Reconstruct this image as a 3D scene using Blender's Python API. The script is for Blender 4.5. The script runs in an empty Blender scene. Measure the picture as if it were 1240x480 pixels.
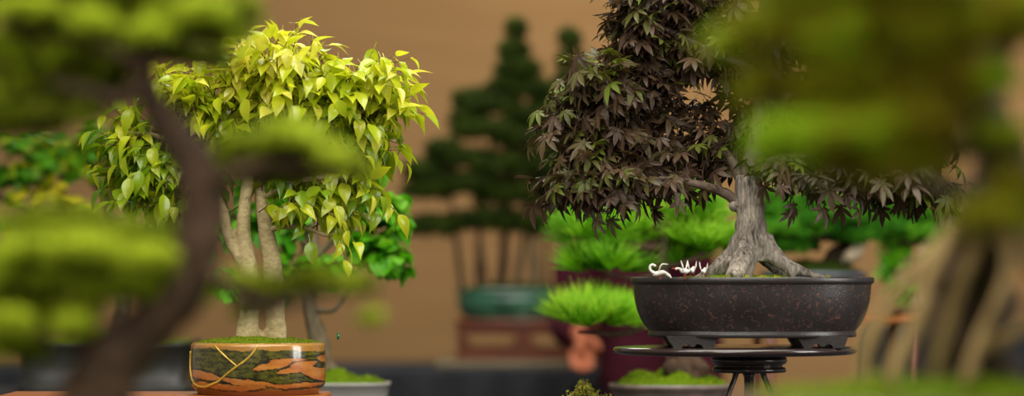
import bpy, math, random
import numpy as np
from mathutils import Vector, noise as mnoise

random.seed(7)
rng = np.random.default_rng(11)
SC = bpy.context.scene
COL = SC.collection
PI = math.pi

# ------------------------------------------------------------------ camera frame
W, HGT = 1240.0, 480.0
LENS, SENS = 100.0, 36.0
FPX = W * LENS / SENS          # focal length in pixels
H = 1.25                       # camera height
HZ = 330.0                     # row of the horizon
FOCUS = 5.3


def P(px, py, Y):
    return Vector(((px - W / 2) * Y / FPX, Y, H - (py - HZ) * Y / FPX))


def S(px, Y):
    return px * Y / FPX


# ------------------------------------------------------------------ node helpers
def new_mat(name):
    m = bpy.data.materials.new(name)
    m.use_nodes = True
    nt = m.node_tree
    nt.nodes.clear()
    out = nt.nodes.new('ShaderNodeOutputMaterial')
    return m, nt, out


def lin(c):
    """sRGB 0..255 -> linear"""
    r = []
    for v in c:
        v /= 255.0
        r.append(v / 12.92 if v <= 0.04045 else ((v + 0.055) / 1.055) ** 2.4)
    return (r[0], r[1], r[2], 1.0)


def ramp(nt, fac, stops, interp='LINEAR'):
    n = nt.nodes.new('ShaderNodeValToRGB')
    cr = n.color_ramp
    cr.interpolation = interp
    while len(cr.elements) < len(stops):
        cr.elements.new(0.5)
    for e, (p, c) in zip(cr.elements, stops):
        e.position = p
        e.color = c
    nt.links.new(fac, n.inputs[0])
    return n.outputs[0]


def coords(nt, scale=(1, 1, 1)):
    t = nt.nodes.new('ShaderNodeTexCoord')
    mp = nt.nodes.new('ShaderNodeMapping')
    mp.inputs['Scale'].default_value = scale
    nt.links.new(t.outputs['Object'], mp.inputs['Vector'])
    return mp.outputs[0]


def noise_tex(nt, vec, scale, detail=3, rough=0.55, dist=0.0):
    n = nt.nodes.new('ShaderNodeTexNoise')
    n.inputs['Scale'].default_value = scale
    n.inputs['Detail'].default_value = detail
    n.inputs['Roughness'].default_value = rough
    n.inputs['Distortion'].default_value = dist
    nt.links.new(vec, n.inputs['Vector'])
    return n.outputs['Fac']


def math_node(nt, op, a, b=None, clamp=False):
    n = nt.nodes.new('ShaderNodeMath')
    n.operation = op
    n.use_clamp = clamp
    for i, v in enumerate((a, b)):
        if v is None:
            continue
        if isinstance(v, (int, float)):
            n.inputs[i].default_value = v
        else:
            nt.links.new(v, n.inputs[i])
    return n.outputs[0]


def mixc(nt, fac, a, b):
    n = nt.nodes.new('ShaderNodeMix')
    n.data_type = 'RGBA'
    if isinstance(fac, (int, float)):
        n.inputs[0].default_value = fac
    else:
        nt.links.new(fac, n.inputs[0])
    for i, v in ((6, a), (7, b)):
        if isinstance(v, tuple):
            n.inputs[i].default_value = v
        else:
            nt.links.new(v, n.inputs[i])
    return n.outputs[2]


def bump(nt, height, strength, dist):
    n = nt.nodes.new('ShaderNodeBump')
    n.inputs['Strength'].default_value = strength
    n.inputs['Distance'].default_value = dist
    nt.links.new(height, n.inputs['Height'])
    return n.outputs[0]


def principled(nt, out, color, rough=0.6, spec=0.5, normal=None, coat=0.0, metallic=0.0):
    b = nt.nodes.new('ShaderNodeBsdfPrincipled')
    if isinstance(color, tuple):
        b.inputs['Base Color'].default_value = color
    else:
        nt.links.new(color, b.inputs['Base Color'])
    if isinstance(rough, (int, float)):
        b.inputs['Roughness'].default_value = rough
    else:
        nt.links.new(rough, b.inputs['Roughness'])
    b.inputs['Specular IOR Level'].default_value = spec
    b.inputs['Coat Weight'].default_value = coat
    b.inputs['Coat Roughness'].default_value = 0.06
    b.inputs['Metallic'].default_value = metallic
    if normal is not None:
        nt.links.new(normal, b.inputs['Normal'])
    if out is not None:
        nt.links.new(b.outputs[0], out.inputs[0])
    return b


def leaf_mat(name, stops, rough=0.45, trans=0.35, spec=0.4, tcol=1.25, nvar=0.25):
    """leaf colour from the per-leaf 'tone' attribute, thin translucent blade"""
    m, nt, out = new_mat(name)
    at = nt.nodes.new('ShaderNodeAttribute')
    at.attribute_name = 'tone'
    n = noise_tex(nt, coords(nt), 40, 2)
    f = math_node(nt, 'ADD', at.outputs['Fac'], math_node(nt, 'MULTIPLY', math_node(nt, 'SUBTRACT', n, 0.5), nvar), True)
    c = ramp(nt, f, [(p, lin(cc)) for p, cc in stops])
    b = principled(nt, None, c, rough, spec)
    t = nt.nodes.new('ShaderNodeBsdfTranslucent')
    g = nt.nodes.new('ShaderNodeMix')
    g.data_type = 'RGBA'
    g.blend_type = 'MULTIPLY'
    g.inputs[0].default_value = 1.0
    nt.links.new(c, g.inputs[6])
    g.inputs[7].default_value = (tcol, tcol, tcol * 0.6, 1)
    nt.links.new(g.outputs[2], t.inputs['Color'])
    mx = nt.nodes.new('ShaderNodeMixShader')
    mx.inputs[0].default_value = trans
    nt.links.new(b.outputs[0], mx.inputs[1])
    nt.links.new(t.outputs[0], mx.inputs[2])
    nt.links.new(mx.outputs[0], out.inputs[0])
    return m


def bark_mat(name, dark, light, scale=(60, 60, 14), bs=0.6, bd=0.004, rough=0.8, spec=0.25, lo=.32, hi=.72):
    m, nt, out = new_mat(name)
    v = coords(nt, scale)
    n1 = noise_tex(nt, v, 1.0, 5, 0.65, 0.6)
    n2 = noise_tex(nt, coords(nt), 14, 3)
    f = math_node(nt, 'ADD', math_node(nt, 'MULTIPLY', n1, 0.65), math_node(nt, 'MULTIPLY', n2, 0.45), True)
    c = ramp(nt, f, [(lo, lin(dark)), (hi, lin(light))])
    principled(nt, out, c, rough, spec, bump(nt, n1, bs, bd))
    return m


def plain_mat(name, col, rough=0.6, spec=0.5, var=0.25, nscale=20, bs=0.15, coat=0.0, metallic=0.0, stretch=(1, 1, 1)):
    m, nt, out = new_mat(name)
    v = coords(nt, stretch)
    n = noise_tex(nt, v, nscale, 4)
    a = tuple(x * (1 - var) for x in lin(col)[:3]) + (1,)
    b = tuple(min(1, x * (1 + var)) for x in lin(col)[:3]) + (1,)
    c = ramp(nt, n, [(0.3, a), (0.7, b)])
    principled(nt, out, c, rough, spec, bump(nt, n, bs, 0.003), coat, metallic)
    return m


# ------------------------------------------------------------------ mesh helpers
class MB:
    def __init__(self):
        self.v, self.f, self.t, self.n, self.cols = [], [], [], 0, []

    def add(self, verts, faces, tone=0.5, col=None):
        verts = np.asarray(verts, dtype=float).reshape(-1, 3)
        self.v.append(verts)
        o = self.n
        self.f.extend([tuple(i + o for i in f) for f in faces])
        t = np.full(len(verts), tone) if np.isscalar(tone) else np.asarray(tone)
        self.t.append(t)
        if col is not None:
            self.cols.append(np.asarray(col))
        self.n += len(verts)
        return self

    def build(self, name, mat, parent=None, smooth=True):
        return link_mesh(name, np.concatenate(self.v), self.f, mat, parent, smooth,
                         np.concatenate(self.t), np.concatenate(self.cols) if self.cols else None)


ORIGIN = {}


def link_mesh(name, verts, faces, mat, parent=None, smooth=True, tone=None, col=None, origin=None):
    verts = np.asarray(verts, dtype=float)
    if parent is not None:
        org = ORIGIN[parent.name]
    elif origin is not None:
        org = np.array(origin, dtype=float)
    else:
        org = np.array([0.5 * (verts[:, 0].min() + verts[:, 0].max()), 0.5 * (verts[:, 1].min() + verts[:, 1].max()), verts[:, 2].min()])
    me = bpy.data.meshes.new(name)
    me.from_pydata((verts - org).tolist(), [], faces)
    if tone is not None:
        a = me.attributes.new('tone', 'FLOAT', 'POINT')
        a.data.foreach_set('value', np.asarray(tone, dtype=np.float32))
    if col is not None:
        a = me.attributes.new('glaze', 'FLOAT_COLOR', 'POINT')
        a.data.foreach_set('color', np.asarray(col, dtype=np.float32).ravel())
    if smooth:
        me.polygons.foreach_set('use_smooth', [True] * len(me.polygons))
    me.materials.append(mat)
    me.update()
    o = bpy.data.objects.new(name, me)
    COL.objects.link(o)
    ORIGIN[o.name] = org
    if parent is not None:
        o.parent = parent
    else:
        o.location = org
    return o


def tag(o, label, cat, group=None):
    o['label'] = label
    o['category'] = cat
    if group:
        o['group'] = group
    return o


def thing(name, label, cat, loc, group=None):
    o = bpy.data.objects.new(name, None)
    o.empty_display_size = 0.05
    COL.objects.link(o)
    o.location = loc
    ORIGIN[o.name] = np.array(loc, dtype=float)
    return tag(o, label, cat, group)


def struct(o):
    o['kind'] = 'structure'
    return o


def catmull(pts, n):
    pts = np.asarray(pts, dtype=float)
    if len(pts) < 3:
        t = np.linspace(0, 1, n)[:, None]
        return pts[0] * (1 - t) + pts[-1] * t
    p = np.vstack([2 * pts[0] - pts[1], pts, 2 * pts[-1] - pts[-2]])
    out = []
    m = len(pts) - 1
    for i in range(n):
        u = i / (n - 1) * m
        k = min(int(u), m - 1)
        t = u - k
        a, b, c, d = p[k], p[k + 1], p[k + 2], p[k + 3]
        out.append(0.5 * ((2 * b) + (-a + c) * t + (2 * a - 5 * b + 4 * c - d) * t * t + (-a + 3 * b - 3 * c + d) * t ** 3))
    return np.array(out)


def tube(mb, pts, radii, n=None, seg=8, rough=0.0, tone=0.5, flat=1.0, seed=0):
    n = n or max(4, 4 * len(pts))
    c = catmull(pts, n)
    r = np.interp(np.linspace(0, 1, n), np.linspace(0, 1, len(radii)), radii)
    tan = np.gradient(c, axis=0)
    tan /= np.linalg.norm(tan, axis=1)[:, None] + 1e-12
    ref = np.array([1.0, 0, 0]) if abs(tan[0][0]) < 0.8 else np.array([0, 1.0, 0])
    u = np.cross(tan[0], ref)
    u /= np.linalg.norm(u)
    V, F = [], []
    for i in range(n):
        u = u - tan[i] * np.dot(u, tan[i])
        u /= np.linalg.norm(u) + 1e-12
        w = np.cross(tan[i], u)
        for k in range(seg):
            a = 2 * PI * k / seg
            rr = r[i]
            if rough:
                rr *= 1 + rough * mnoise.noise(Vector((math.cos(a) * 1.7 + seed, math.sin(a) * 1.7, i * 0.45)))
            V.append(c[i] + rr * (math.cos(a) * u + math.sin(a) * w * flat))
    for i in range(n - 1):
        for k in range(seg):
            k2 = (k + 1) % seg
            F.append((i * seg + k, i * seg + k2, (i + 1) * seg + k2, (i + 1) * seg + k))
    F.append(tuple(range(seg - 1, -1, -1)))
    F.append(tuple((n - 1) * seg + k for k in range(seg)))
    mb.add(V, F, tone)


def box(mb, c, s, bev=0.0, tone=0.5):
    """box with chamfered edges, centre c and full size s"""
    x, y, z = s[0] / 2, s[1] / 2, s[2] / 2
    b = min(bev, x * .45, y * .45, z * .45)
    if b <= 0:
        V = [(sx * x, sy * y, sz * z) for sz in (-1, 1) for sx, sy in ((-1, -1), (1, -1), (1, 1), (-1, 1))]
        F = [(3, 2, 1, 0), (4, 5, 6, 7), (0, 1, 5, 4), (1, 2, 6, 5), (2, 3, 7, 6), (3, 0, 4, 7)]
    else:
        V, F = [], []
        for (zz, ins) in ((-z, b), (-z + b, 0), (z - b, 0), (z, b)):
            xx, yy = x - ins, y - ins
            V += [(-xx + b, -yy, zz), (xx - b, -yy, zz), (xx, -yy + b, zz), (xx, yy - b, zz), (xx - b, yy, zz), (-xx + b, yy, zz), (-xx, yy - b, zz), (-xx, -yy + b, zz)]
        for i in range(3):
            for k in range(8):
                k2 = (k + 1) % 8
                F.append((i * 8 + k, i * 8 + k2, (i + 1) * 8 + k2, (i + 1) * 8 + k))
        F.append(tuple(range(7, -1, -1)))
        F.append(tuple(range(24, 32)))
    mb.add(np.array(V) + np.array(c), F, tone)


def oval_lathe(mb, c, prof, ax, ay, seg=96, expo=2.0, tone=0.5, closed=True):
    """prof: list of (r factor, z); superellipse plan with half axes ax, ay"""
    V, F = [], []
    for r, z in prof:
        for k in range(seg):
            a = 2 * PI * k / seg
            ca, sa = math.cos(a), math.sin(a)
            x = math.copysign(abs(ca) ** (2 / expo), ca)
            y = math.copysign(abs(sa) ** (2 / expo), sa)
            V.append((c[0] + ax * r * x, c[1] + ay * r * y, z))
    n = len(prof)
    for i in range(n - 1):
        for k in range(seg):
            k2 = (k + 1) % seg
            F.append((i * seg + k, i * seg + k2, (i + 1) * seg + k2, (i + 1) * seg + k))
    if closed:
        F.append(tuple(range(seg - 1, -1, -1)))
        F.append(tuple((n - 1) * seg + k for k in range(seg)))
    mb.add(V, F, tone)


def sphere(mb, c, r, seg=14, rings=9, tone=0.5, nz=0.0):
    V, F = [], []
    r = (r, r, r) if np.isscalar(r) else r
    for i in range(rings + 1):
        th = PI * i / rings
        for k in range(seg):
            a = 2 * PI * k / seg
            d = np.array([math.sin(th) * math.cos(a), math.sin(th) * math.sin(a), math.cos(th)])
            q = 1 + (nz * mnoise.noise(Vector(d * 2.2) + Vector(c) * 9) if nz else 0)
            V.append((c[0] + r[0] * d[0] * q, c[1] + r[1] * d[1] * q, c[2] + r[2] * d[2] * q))
    for i in range(rings):
        for k in range(seg):
            k2 = (k + 1) % seg
            F.append((i * seg + k, (i + 1) * seg + k, (i + 1) * seg + k2, i * seg + k2))
    mb.add(V, F, tone)


def remesh(o, voxel, smooth=4):
    m = o.modifiers.new('fuse', 'REMESH')
    m.mode = 'VOXEL'
    m.voxel_size = voxel
    m.use_smooth_shade = True
    if smooth:
        s = o.modifiers.new('soften', 'SMOOTH')
        s.iterations = smooth
        s.factor = 0.5
    return o


# ------------------------------------------------------------------ leaf templates (base at origin, pointing +Y, face +Z)
def ficus_leaf(curl=0.35, fold=0.25):
    ts = [0, .07, .18, .32, .46, .60, .74, .86, .95, 1.0]
    ws = [.015, .12, .215, .255, .25, .205, .135, .06, .02, .003]
    V, F = [], []
    for t, w in zip(ts, ws):
        for s in (-1, -.5, 0, .5, 1):
            z = fold * abs(s) * w - curl * t * t
            V.append((s * w, t * (1 - 0.18 * curl * t), z))
    for i in range(len(ts) - 1):
        for k in range(4):
            a = i * 5 + k
            F.append((a, a + 1, a + 6, a + 5))
    b = len(V)
    V += [(-.012, -.28, 0.05), (.012, -.28, 0.05), (.012, 0.02, 0), (-.012, 0.02, 0)]
    F.append((b, b + 1, b + 2, b + 3))
    return np.array(V), F


def maple_leaf(droop=0.5, seed=0):
    r = random.Random(seed)
    V, F = [], []
    for ang, L in ((-128, .38), (-84, .66), (-42, .9), (0, 1.0), (42, .9), (84, .66), (128, .38)):
        a = math.radians(ang + r.uniform(-5, 5))
        L *= r.uniform(.9, 1.08)
        d = np.array([math.sin(a), math.cos(a), 0])
        p = np.array([math.cos(a), -math.sin(a), 0])
        dr = droop * r.uniform(.7, 1.3)
        b = len(V)
        ts = [0, .2, .42, .62, .8, .92, 1.0]
        ws = [.03, .075, .125, .122, .075, .03, .0]
        for t, w in zip(ts, ws):
            for s in (-1, 0, 1):
                q = d * (t * L * (1 - .15 * dr * t)) + p * (s * w * L * 1.05)
                q[2] = -dr * (t * L) ** 2 * .55 - (0.0 if s == 0 else -.035 * L)
                V.append(q)
        for i in range(len(ts) - 1):
            for k in range(2):
                c = b + i * 3 + k
                F.append((c, c + 1, c + 4, c + 3))
    b = len(V)
    V += [(-.012, -.45, .1), (.012, -.45, .1), (.014, 0.02, 0), (-.014, 0.02, 0)]
    F.append((b, b + 1, b + 2, b + 3))
    return np.array(V), F


def round_leaf(curl=0.3):
    V, F = [], []
    ts = [0, .15, .35, .55, .75, .9, 1]
    ws = [.05, .27, .42, .45, .36, .2, .02]
    for t, w in zip(ts, ws):
        for s in (-1, 0, 1):
            V.append((s * w, t, .2 * abs(s) * w - curl * t * t))
    for i in range(len(ts) - 1):
        for k in range(2):
            a = i * 3 + k
            F.append((a, a + 1, a + 4, a + 3))
    return np.array(V), F


def needle_tuft(n=14, spread=0.9, w=0.02, seed=0, lo=.7):
    """needles leaving one point around +Y, each a slim three-sided spike"""
    r = random.Random(seed)
    V, F = [], []
    for _ in range(n):
        th = spread * math.sqrt(r.random())
        ph = r.uniform(0, 2 * PI)
        d = np.array([math.sin(th) * math.cos(ph), math.cos(th), math.sin(th) * math.sin(ph)])
        L = r.uniform(lo, 1.0)
        p = np.cross(d, (0.3, .1, .9))
        p /= np.linalg.norm(p)
        q = np.cross(d, p)
        b = len(V)
        for k in range(3):
            a = 2 * PI * k / 3
            o = w * (math.cos(a) * p + math.sin(a) * q)
            V.append(o)
        for k in range(3):
            a = 2 * PI * k / 3
            V.append(d * L * .6 + w * .85 * (math.cos(a) * p + math.sin(a) * q))
        V.append(d * L)
        for k in range(3):
            k2 = (k + 1) % 3
            F.append((b + k, b + k2, b + 3 + k2, b + 3 + k))
            F.append((b + 3 + k, b + 3 + k2, b + 6))
    return np.array(V), F


FICUS = [ficus_leaf(c, f) for c, f in ((.2, .3), (.45, .35), (.7, .3), (.35, .15), (.55, .5))]
MAPLE = [maple_leaf(d, s) for d, s in ((.35, 1), (.7, 2), (1.0, 3), (.55, 4), (.85, 5))]
ROUND = [round_leaf(c) for c in (.15, .35, .5)]
PINE = [needle_tuft(34, .75, .011, s, .75) for s in range(4)]
SPRIG = [needle_tuft(12, 1.25, .085, s, .55) for s in range(4)]
SPRUCE = [needle_tuft(16, 1.5, .06, s, .6) for s in range(3)]
MOSSY = [needle_tuft(7, .8, .07, s, .4) for s in range(3)]


class Scatter:
    def __init__(self, temps):
        self.temps = temps
        self.items = []

    def put(self, loc, d, up, size, tone):
        self.items.append((np.array(loc, float), np.array(d, float), np.array(up, float), size, tone, random.randrange(len(self.temps))))

    def build(self, name, mat, parent, twigs=None, twig_mat=None, smooth=True):
        mb = MB()
        for ti, (tv, tf) in enumerate(self.temps):
            it = [i for i in self.items if i[5] == ti]
            if not it:
                continue
            L = np.array([i[0] for i in it])
            y = np.array([i[1] for i in it])
            u = np.array([i[2] for i in it])
            s = np.array([i[3] for i in it])
            t = np.array([i[4] for i in it])
            y /= np.linalg.norm(y, axis=1)[:, None] + 1e-9
            z = u - y * (u * y).sum(1)[:, None]
            z += np.array([1e-4, 2e-4, 0])
            z /= np.linalg.norm(z, axis=1)[:, None] + 1e-9
            x = np.cross(y, z)
            M = np.stack([x, y, z], axis=1) * s[:, None, None]       # rows are axes
            verts = np.einsum('vk,nkj->nvj', tv, M) + L[:, None, :]
            n, m = len(it), len(tv)
            mb.v.append(verts.reshape(-1, 3))
            mb.t.append(np.repeat(t, m))
            for k in range(n):
                o = mb.n + k * m
                mb.f.extend([tuple(q + o for q in f) for f in tf])
            mb.n += n * m
        nleaf = len(mb.f)
        if twigs is not None and twigs.n:
            mb.add(np.concatenate(twigs.v), twigs.f, .5)
        o = mb.build(name, mat, parent, smooth)
        if len(mb.f) > nleaf:
            o.data.materials.append(twig_mat)
            idx = np.zeros(len(mb.f), dtype=np.int32)
            idx[nleaf:] = 1
            o.data.polygons.foreach_set('material_index', idx)
        return o


def rdir():
    v = rng.normal(size=3)
    return v / np.linalg.norm(v)


def ellipsoid(px, py, rx, ry, Y, ryd=None, dy=0.0):
    """centre and half axes (m) of a foliage mass given by its outline"""
    c = np.array(P(px, py, Y + dy))
    return c, np.array([S(rx, Y), ryd if ryd is not None else S(rx, Y) * .8, S(ry, Y)])


def leafy(sc, tw, ell, twigs, per, size, tone, droop=0.5, anchor=None, twr=0.0012, inner=0.25, tonevar=0.18, outward=1.0):
    """fill one ellipsoid with twigs carrying alternate leaves"""
    c, R = ell
    for _ in range(twigs):
        d = rdir()
        e = c + d * R * random.uniform(.55, 1.0)
        s = c + (d * .25 + rdir() * .3) * R * inner / .25 * .5
        if anchor is not None and random.random() < .3:
            s = np.array(anchor) * .35 + c * .65
        mid = (s + e) / 2 + np.array([0, 0, .12 * R[2]])
        pts = catmull([s, mid, e], 7)
        if tw is not None:
            tube(tw, [s, mid, e], [twr * 1.8, twr * 1.2, twr * .6], n=5, seg=4)
        out = (e - s)
        out /= np.linalg.norm(out) + 1e-9
        for k in range(per):
            t = .25 + .75 * (k + 1) / per
            q = pts[min(6, int(t * 6))] + rdir() * size * .12
            side = np.cross(out, (0, 0, 1.0)) * (1 if k % 2 else -1)
            ld = out * .7 * outward + side * .8 + rdir() * .45 + np.array([0, 0, -droop * random.uniform(.4, 1.5)])
            up = np.array([0, 0, 1.0]) + out * .5 + rdir() * .45
            h = (q[2] - c[2]) / (R[2] + 1e-9)
            tn = tone + tonevar * random.uniform(-1, 1) + .1 * h
            sc.put(q, ld, up, size * random.uniform(.7, 1.15), min(1, max(0, tn)))


def spray(sc, tw, ell, twigs, per, size, tone, hub, bpts=None, droop=.6, length=2.2, tonevar=.2, twr=.0009, fill=.45, link=.4, edge=.12):
    """twigs strewn through a mass, growing away from the hub, each with alternate leaves and one at its end"""
    c, R = ell
    for _ in range(twigs):
        d = rdir()
        rad = random.random() ** fill
        q0 = c + d * R * rad
        g = q0 - hub
        g /= np.linalg.norm(g) + 1e-9
        g = g * .7 + d * .4 + rdir() * .45 + np.array([0, 0, .15])
        g /= np.linalg.norm(g)
        L = size * length * random.uniform(.6, 1.2)
        e = q0 + g * L * .5 - np.array([0, 0, L * .12])
        b = q0 - g * L * .5
        pts = catmull([b, q0 + np.array([0, 0, L * .06]), e], 9)
        if tw is not None:
            tube(tw, [b, q0 + np.array([0, 0, L * .06]), e], [twr * 1.4, twr, twr * .6], n=5, seg=4)
            if bpts is not None and random.random() < link:
                k = np.argmin(((bpts - b) ** 2).sum(1) + rng.random(len(bpts)) * .002)
                m_ = (bpts[k] + b) / 2 + rdir() * np.linalg.norm(bpts[k] - b) * .12
                tube(tw, [bpts[k], m_, b], [twr * 2.2, twr * 1.8, twr * 1.4], n=6, seg=5)
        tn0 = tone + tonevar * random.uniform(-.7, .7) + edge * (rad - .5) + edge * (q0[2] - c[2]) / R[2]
        for k in range(per):
            t = .15 + .85 * k / max(1, per - 1)
            q = pts[min(8, int(t * 8))]
            side = np.cross(g, (0, 0, 1.0)) * (1 if k % 2 else -1)
            if k == per - 1: side *= .1
            ld = g * .7 + side * 1.0 + rdir() * .4 + np.array([0, 0, -droop * random.uniform(.1, 1.7)])
            up = np.array([0, 0, 1.0]) + g * .35 + rdir() * .55
            sc.put(q, ld, up, size * random.uniform(.65, 1.12), min(1, max(0, tn0 + tonevar * random.uniform(-.5, .5))))


def tufted(sc, ell, n, size, tone, up=0.7, shell=.35, tonevar=.2, tw=None, anchor=None, twr=.0015, clump=0.0):
    """needle tufts over one flattened pad; tufts point outwards and up"""
    c, R = ell
    heads = [(rdir(), random.uniform(-1, 1) * clump) for _ in range(7)] if clump else None
    for i in range(n):
        d = rdir()
        dt = 0
        if heads:
            hd, dt = random.choice(heads)
            d = hd * .9 + d * .75
            d /= np.linalg.norm(d)
        if d[2] < -.35:
            d[2] *= -.6
        rad = random.uniform(shell, 1.0) ** .6
        q = c + d * R * rad
        nd = d * np.array([1, 1, .7]) + np.array([0, 0, up]) + rdir() * .35
        sc.put(q, nd, rdir(), size * random.uniform(.75, 1.2), min(1, max(0, tone + dt + random.uniform(-tonevar, tonevar))))
        if tw is not None and i % 4 == 0:
            a = c if anchor is None else np.array(anchor)
            tube(tw, [c * .8 + a * .2 - np.array([0, 0, R[2] * .5]), (c + q) / 2 - np.array([0, 0, R[2] * .2]), q], [twr * 2, twr * 1.4, twr], n=5, seg=5)


def moss_mound(name, parent, mat, c, ax, ay, h, z0, size=.006, n=900, expo=2.0, bumps=.35, seed=0):
    """low domed moss cushion with a bristly skin"""
    mb = MB()
    V, F = [], []
    R_, K = 14, 48
    def hz(u, k):
        a = 2 * PI * k / K
        nz = mnoise.noise(Vector((u * math.cos(a) * 2.3 + seed, u * math.sin(a) * 2.3, seed * 1.7)))
        return z0 + h * (1 - u ** 2.4) * (1 + bumps * nz * 1.6) 
    def xy(u, k):
        a = 2 * PI * k / K
        ca, sa = math.cos(a), math.sin(a)
        x = math.copysign(abs(ca) ** (2 / expo), ca)
        y = math.copysign(abs(sa) ** (2 / expo), sa)
        return c[0] + ax * u * x, c[1] + ay * u * y
    for i in range(R_ + 1):
        u = i / R_
        for k in range(K):
            x, y = xy(u, k)
            V.append((x, y, hz(u, k) if i < R_ else z0 - .004))
    for i in range(R_):
        for k in range(K):
            k2 = (k + 1) % K
            F.append((i * K + k, (i + 1) * K + k, (i + 1) * K + k2, i * K + k2))
    mb.add(V, F, .4)
    sc = Scatter(MOSSY)
    for _ in range(n):
        u = math.sqrt(random.random()) * .98
        k = random.uniform(0, K)
        x, y = xy(u, k)
        sc.put((x, y, hz(u, k) - size * .2), rdir() * .6 + np.array([0, 0, 1]), rdir(), size * random.uniform(.6, 1.4), random.uniform(.2, .95))
    for ti, (tv, tf) in enumerate(sc.temps):
        pass
    # merge both into one mesh
    base_v, base_f, base_t, base_n = mb.v, mb.f, mb.t, mb.n
    tmp = MB()
    tmp.v, tmp.f, tmp.t, tmp.n = base_v, base_f, base_t, base_n
    for it in sc.items:
        loc, d, up, s, t, ti = it
        tv, tf = sc.temps[ti]
        y = d / np.linalg.norm(d)
        z = up - y * np.dot(up, y)
        z /= np.linalg.norm(z) + 1e-9
        x = np.cross(y, z)
        tmp.add(tv @ (np.stack([x, y, z]) * s) + loc, tf, t)
    return tmp.build(name, mat, parent)


# ------------------------------------------------------------------ materials
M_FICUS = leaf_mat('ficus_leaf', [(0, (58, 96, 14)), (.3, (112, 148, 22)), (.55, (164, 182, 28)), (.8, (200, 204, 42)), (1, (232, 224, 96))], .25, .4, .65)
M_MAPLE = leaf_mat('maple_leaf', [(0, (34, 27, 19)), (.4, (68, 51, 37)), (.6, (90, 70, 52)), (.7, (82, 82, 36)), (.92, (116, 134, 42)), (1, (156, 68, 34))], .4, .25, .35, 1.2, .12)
M_PINE = leaf_mat('pine_needle', [(0, (76, 146, 8)), (.5, (128, 196, 16)), (1, (190, 222, 60))], .5, .42, .3)
M_SPRUCE = leaf_mat('spruce_needle', [(0, (32, 44, 10)), (.5, (56, 76, 16)), (1, (88, 108, 26))], .6, .3, .2)
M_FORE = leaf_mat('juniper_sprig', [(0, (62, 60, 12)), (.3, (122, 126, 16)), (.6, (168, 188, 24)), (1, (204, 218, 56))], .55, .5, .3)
M_FORE2 = leaf_mat('fine_leaf', [(0, (100, 74, 14)), (.35, (142, 126, 12)), (.7, (158, 160, 14)), (1, (160, 196, 24))], .6, .5, .25)
M_ELM = leaf_mat('round_leaf', [(0, (46, 120, 12)), (.5, (92, 176, 20)), (1, (150, 200, 50))], .45, .42, .3)
M_BACKLEAF = leaf_mat('back_leaf', [(0, (40, 90, 12)), (.5, (92, 160, 20)), (.75, (176, 178, 30)), (1, (216, 204, 50))], .5, .42, .3)
M_JUN = leaf_mat('shrub_sprig', [(0, (24, 76, 8)), (.5, (60, 142, 14)), (1, (110, 180, 30))], .55, .4, .3)
M_MOSS = leaf_mat('moss', [(0, (52, 66, 12)), (.5, (110, 130, 18)), (1, (158, 172, 32))], .8, .15, .1)
M_MOSSB = leaf_mat('bright_moss', [(0, (56, 80, 8)), (.5, (104, 132, 12)), (1, (156, 174, 28))], .8, .2, .1)
M_ACCENT = leaf_mat('accent_leaf', [(0, (84, 90, 18)), (.5, (140, 150, 30)), (1, (196, 190, 60))], .6, .3, .2)
M_BARK_FIC = bark_mat('ficus_bark', (122, 102, 66), (206, 188, 140), (90, 90, 160), .5, .002)
M_BARK_MAP = bark_mat('maple_bark', (30, 23, 17), (178, 166, 150), (150, 150, 34), 1.0, .007, .55, .35, .4, .68)
M_BARK_MB = bark_mat('maple_branch_bark', (44, 34, 28), (112, 94, 80), (70, 70, 30), .8, .004, .62, .35)
M_BARK_DK = bark_mat('dark_bark', (34, 26, 20), (86, 68, 52), (50, 50, 20), .9, .006)
M_BARK_FG = bark_mat('flaky_bark', (30, 20, 14), (92, 70, 52), (40, 40, 22), .9, .008)
M_BARK_RT = bark_mat('root_bark', (84, 64, 32), (186, 158, 104), (50, 50, 16), .7, .006)
M_BARK_PL = bark_mat('pale_bark', (120, 104, 84), (190, 174, 146), (50, 50, 20), .7, .004)
M_BARK_GR = bark_mat('grey_bark', (58, 50, 36), (132, 118, 90), (60, 60, 24), .9, .006)
M_TWIG = plain_mat('twig_bark', (92, 70, 40), .75, .2)
M_TWIG_MAP = plain_mat('maple_twig', (66, 44, 32), .7, .25)

M_SOIL = plain_mat('soil', (50, 40, 28), .95, .1, .4, 60, .8)
M_DKWOOD = plain_mat('dark_lacquer', (44, 30, 26), .22, .6, .35, 12, .04, .5, 0, (1, 1, 6))
M_REDWOOD = plain_mat('red_wood', (104, 50, 22), .42, .4, .35, 10, .1, .15, 0, (1, 6, 12))
M_SLAB = plain_mat('orange_wood', (150, 84, 28), .5, .4, .3, 8, .15, 0, 0, (1, 10, 10))
M_BOARD = plain_mat('pale_board', (128, 116, 92), .6, .3, .1, 8, .05)
M_CLOTH = plain_mat('black_cloth', (40, 42, 47), .8, .3, .2, 30, .2)
M_GREYPOT = plain_mat('grey_glaze', (150, 146, 140), .35, .5, .12, 14, .1, .2)
M_PINEPOT = plain_mat('stone_glaze', (108, 92, 84), .45, .5, .35, 22, .25, .2)
M_RECTPOT = plain_mat('charcoal_glaze', (42, 42, 36), .4, .45, .2, 12, .15)
M_CLAY = plain_mat('brown_clay', (94, 62, 42), .6, .4, .2, 14, .15)
M_BLUEPOT = plain_mat('blue_grey_glaze', (78, 84, 92), .35, .5, .25, 14, .1, .2)
M_GOLD = plain_mat('gold_lacquer', (214, 172, 62), .35, .6, .2, 60, .2, .2, .3)
M_WHITE = plain_mat('white_enamel', (226, 220, 208), .4, .5, .05, 30, .05)
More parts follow.
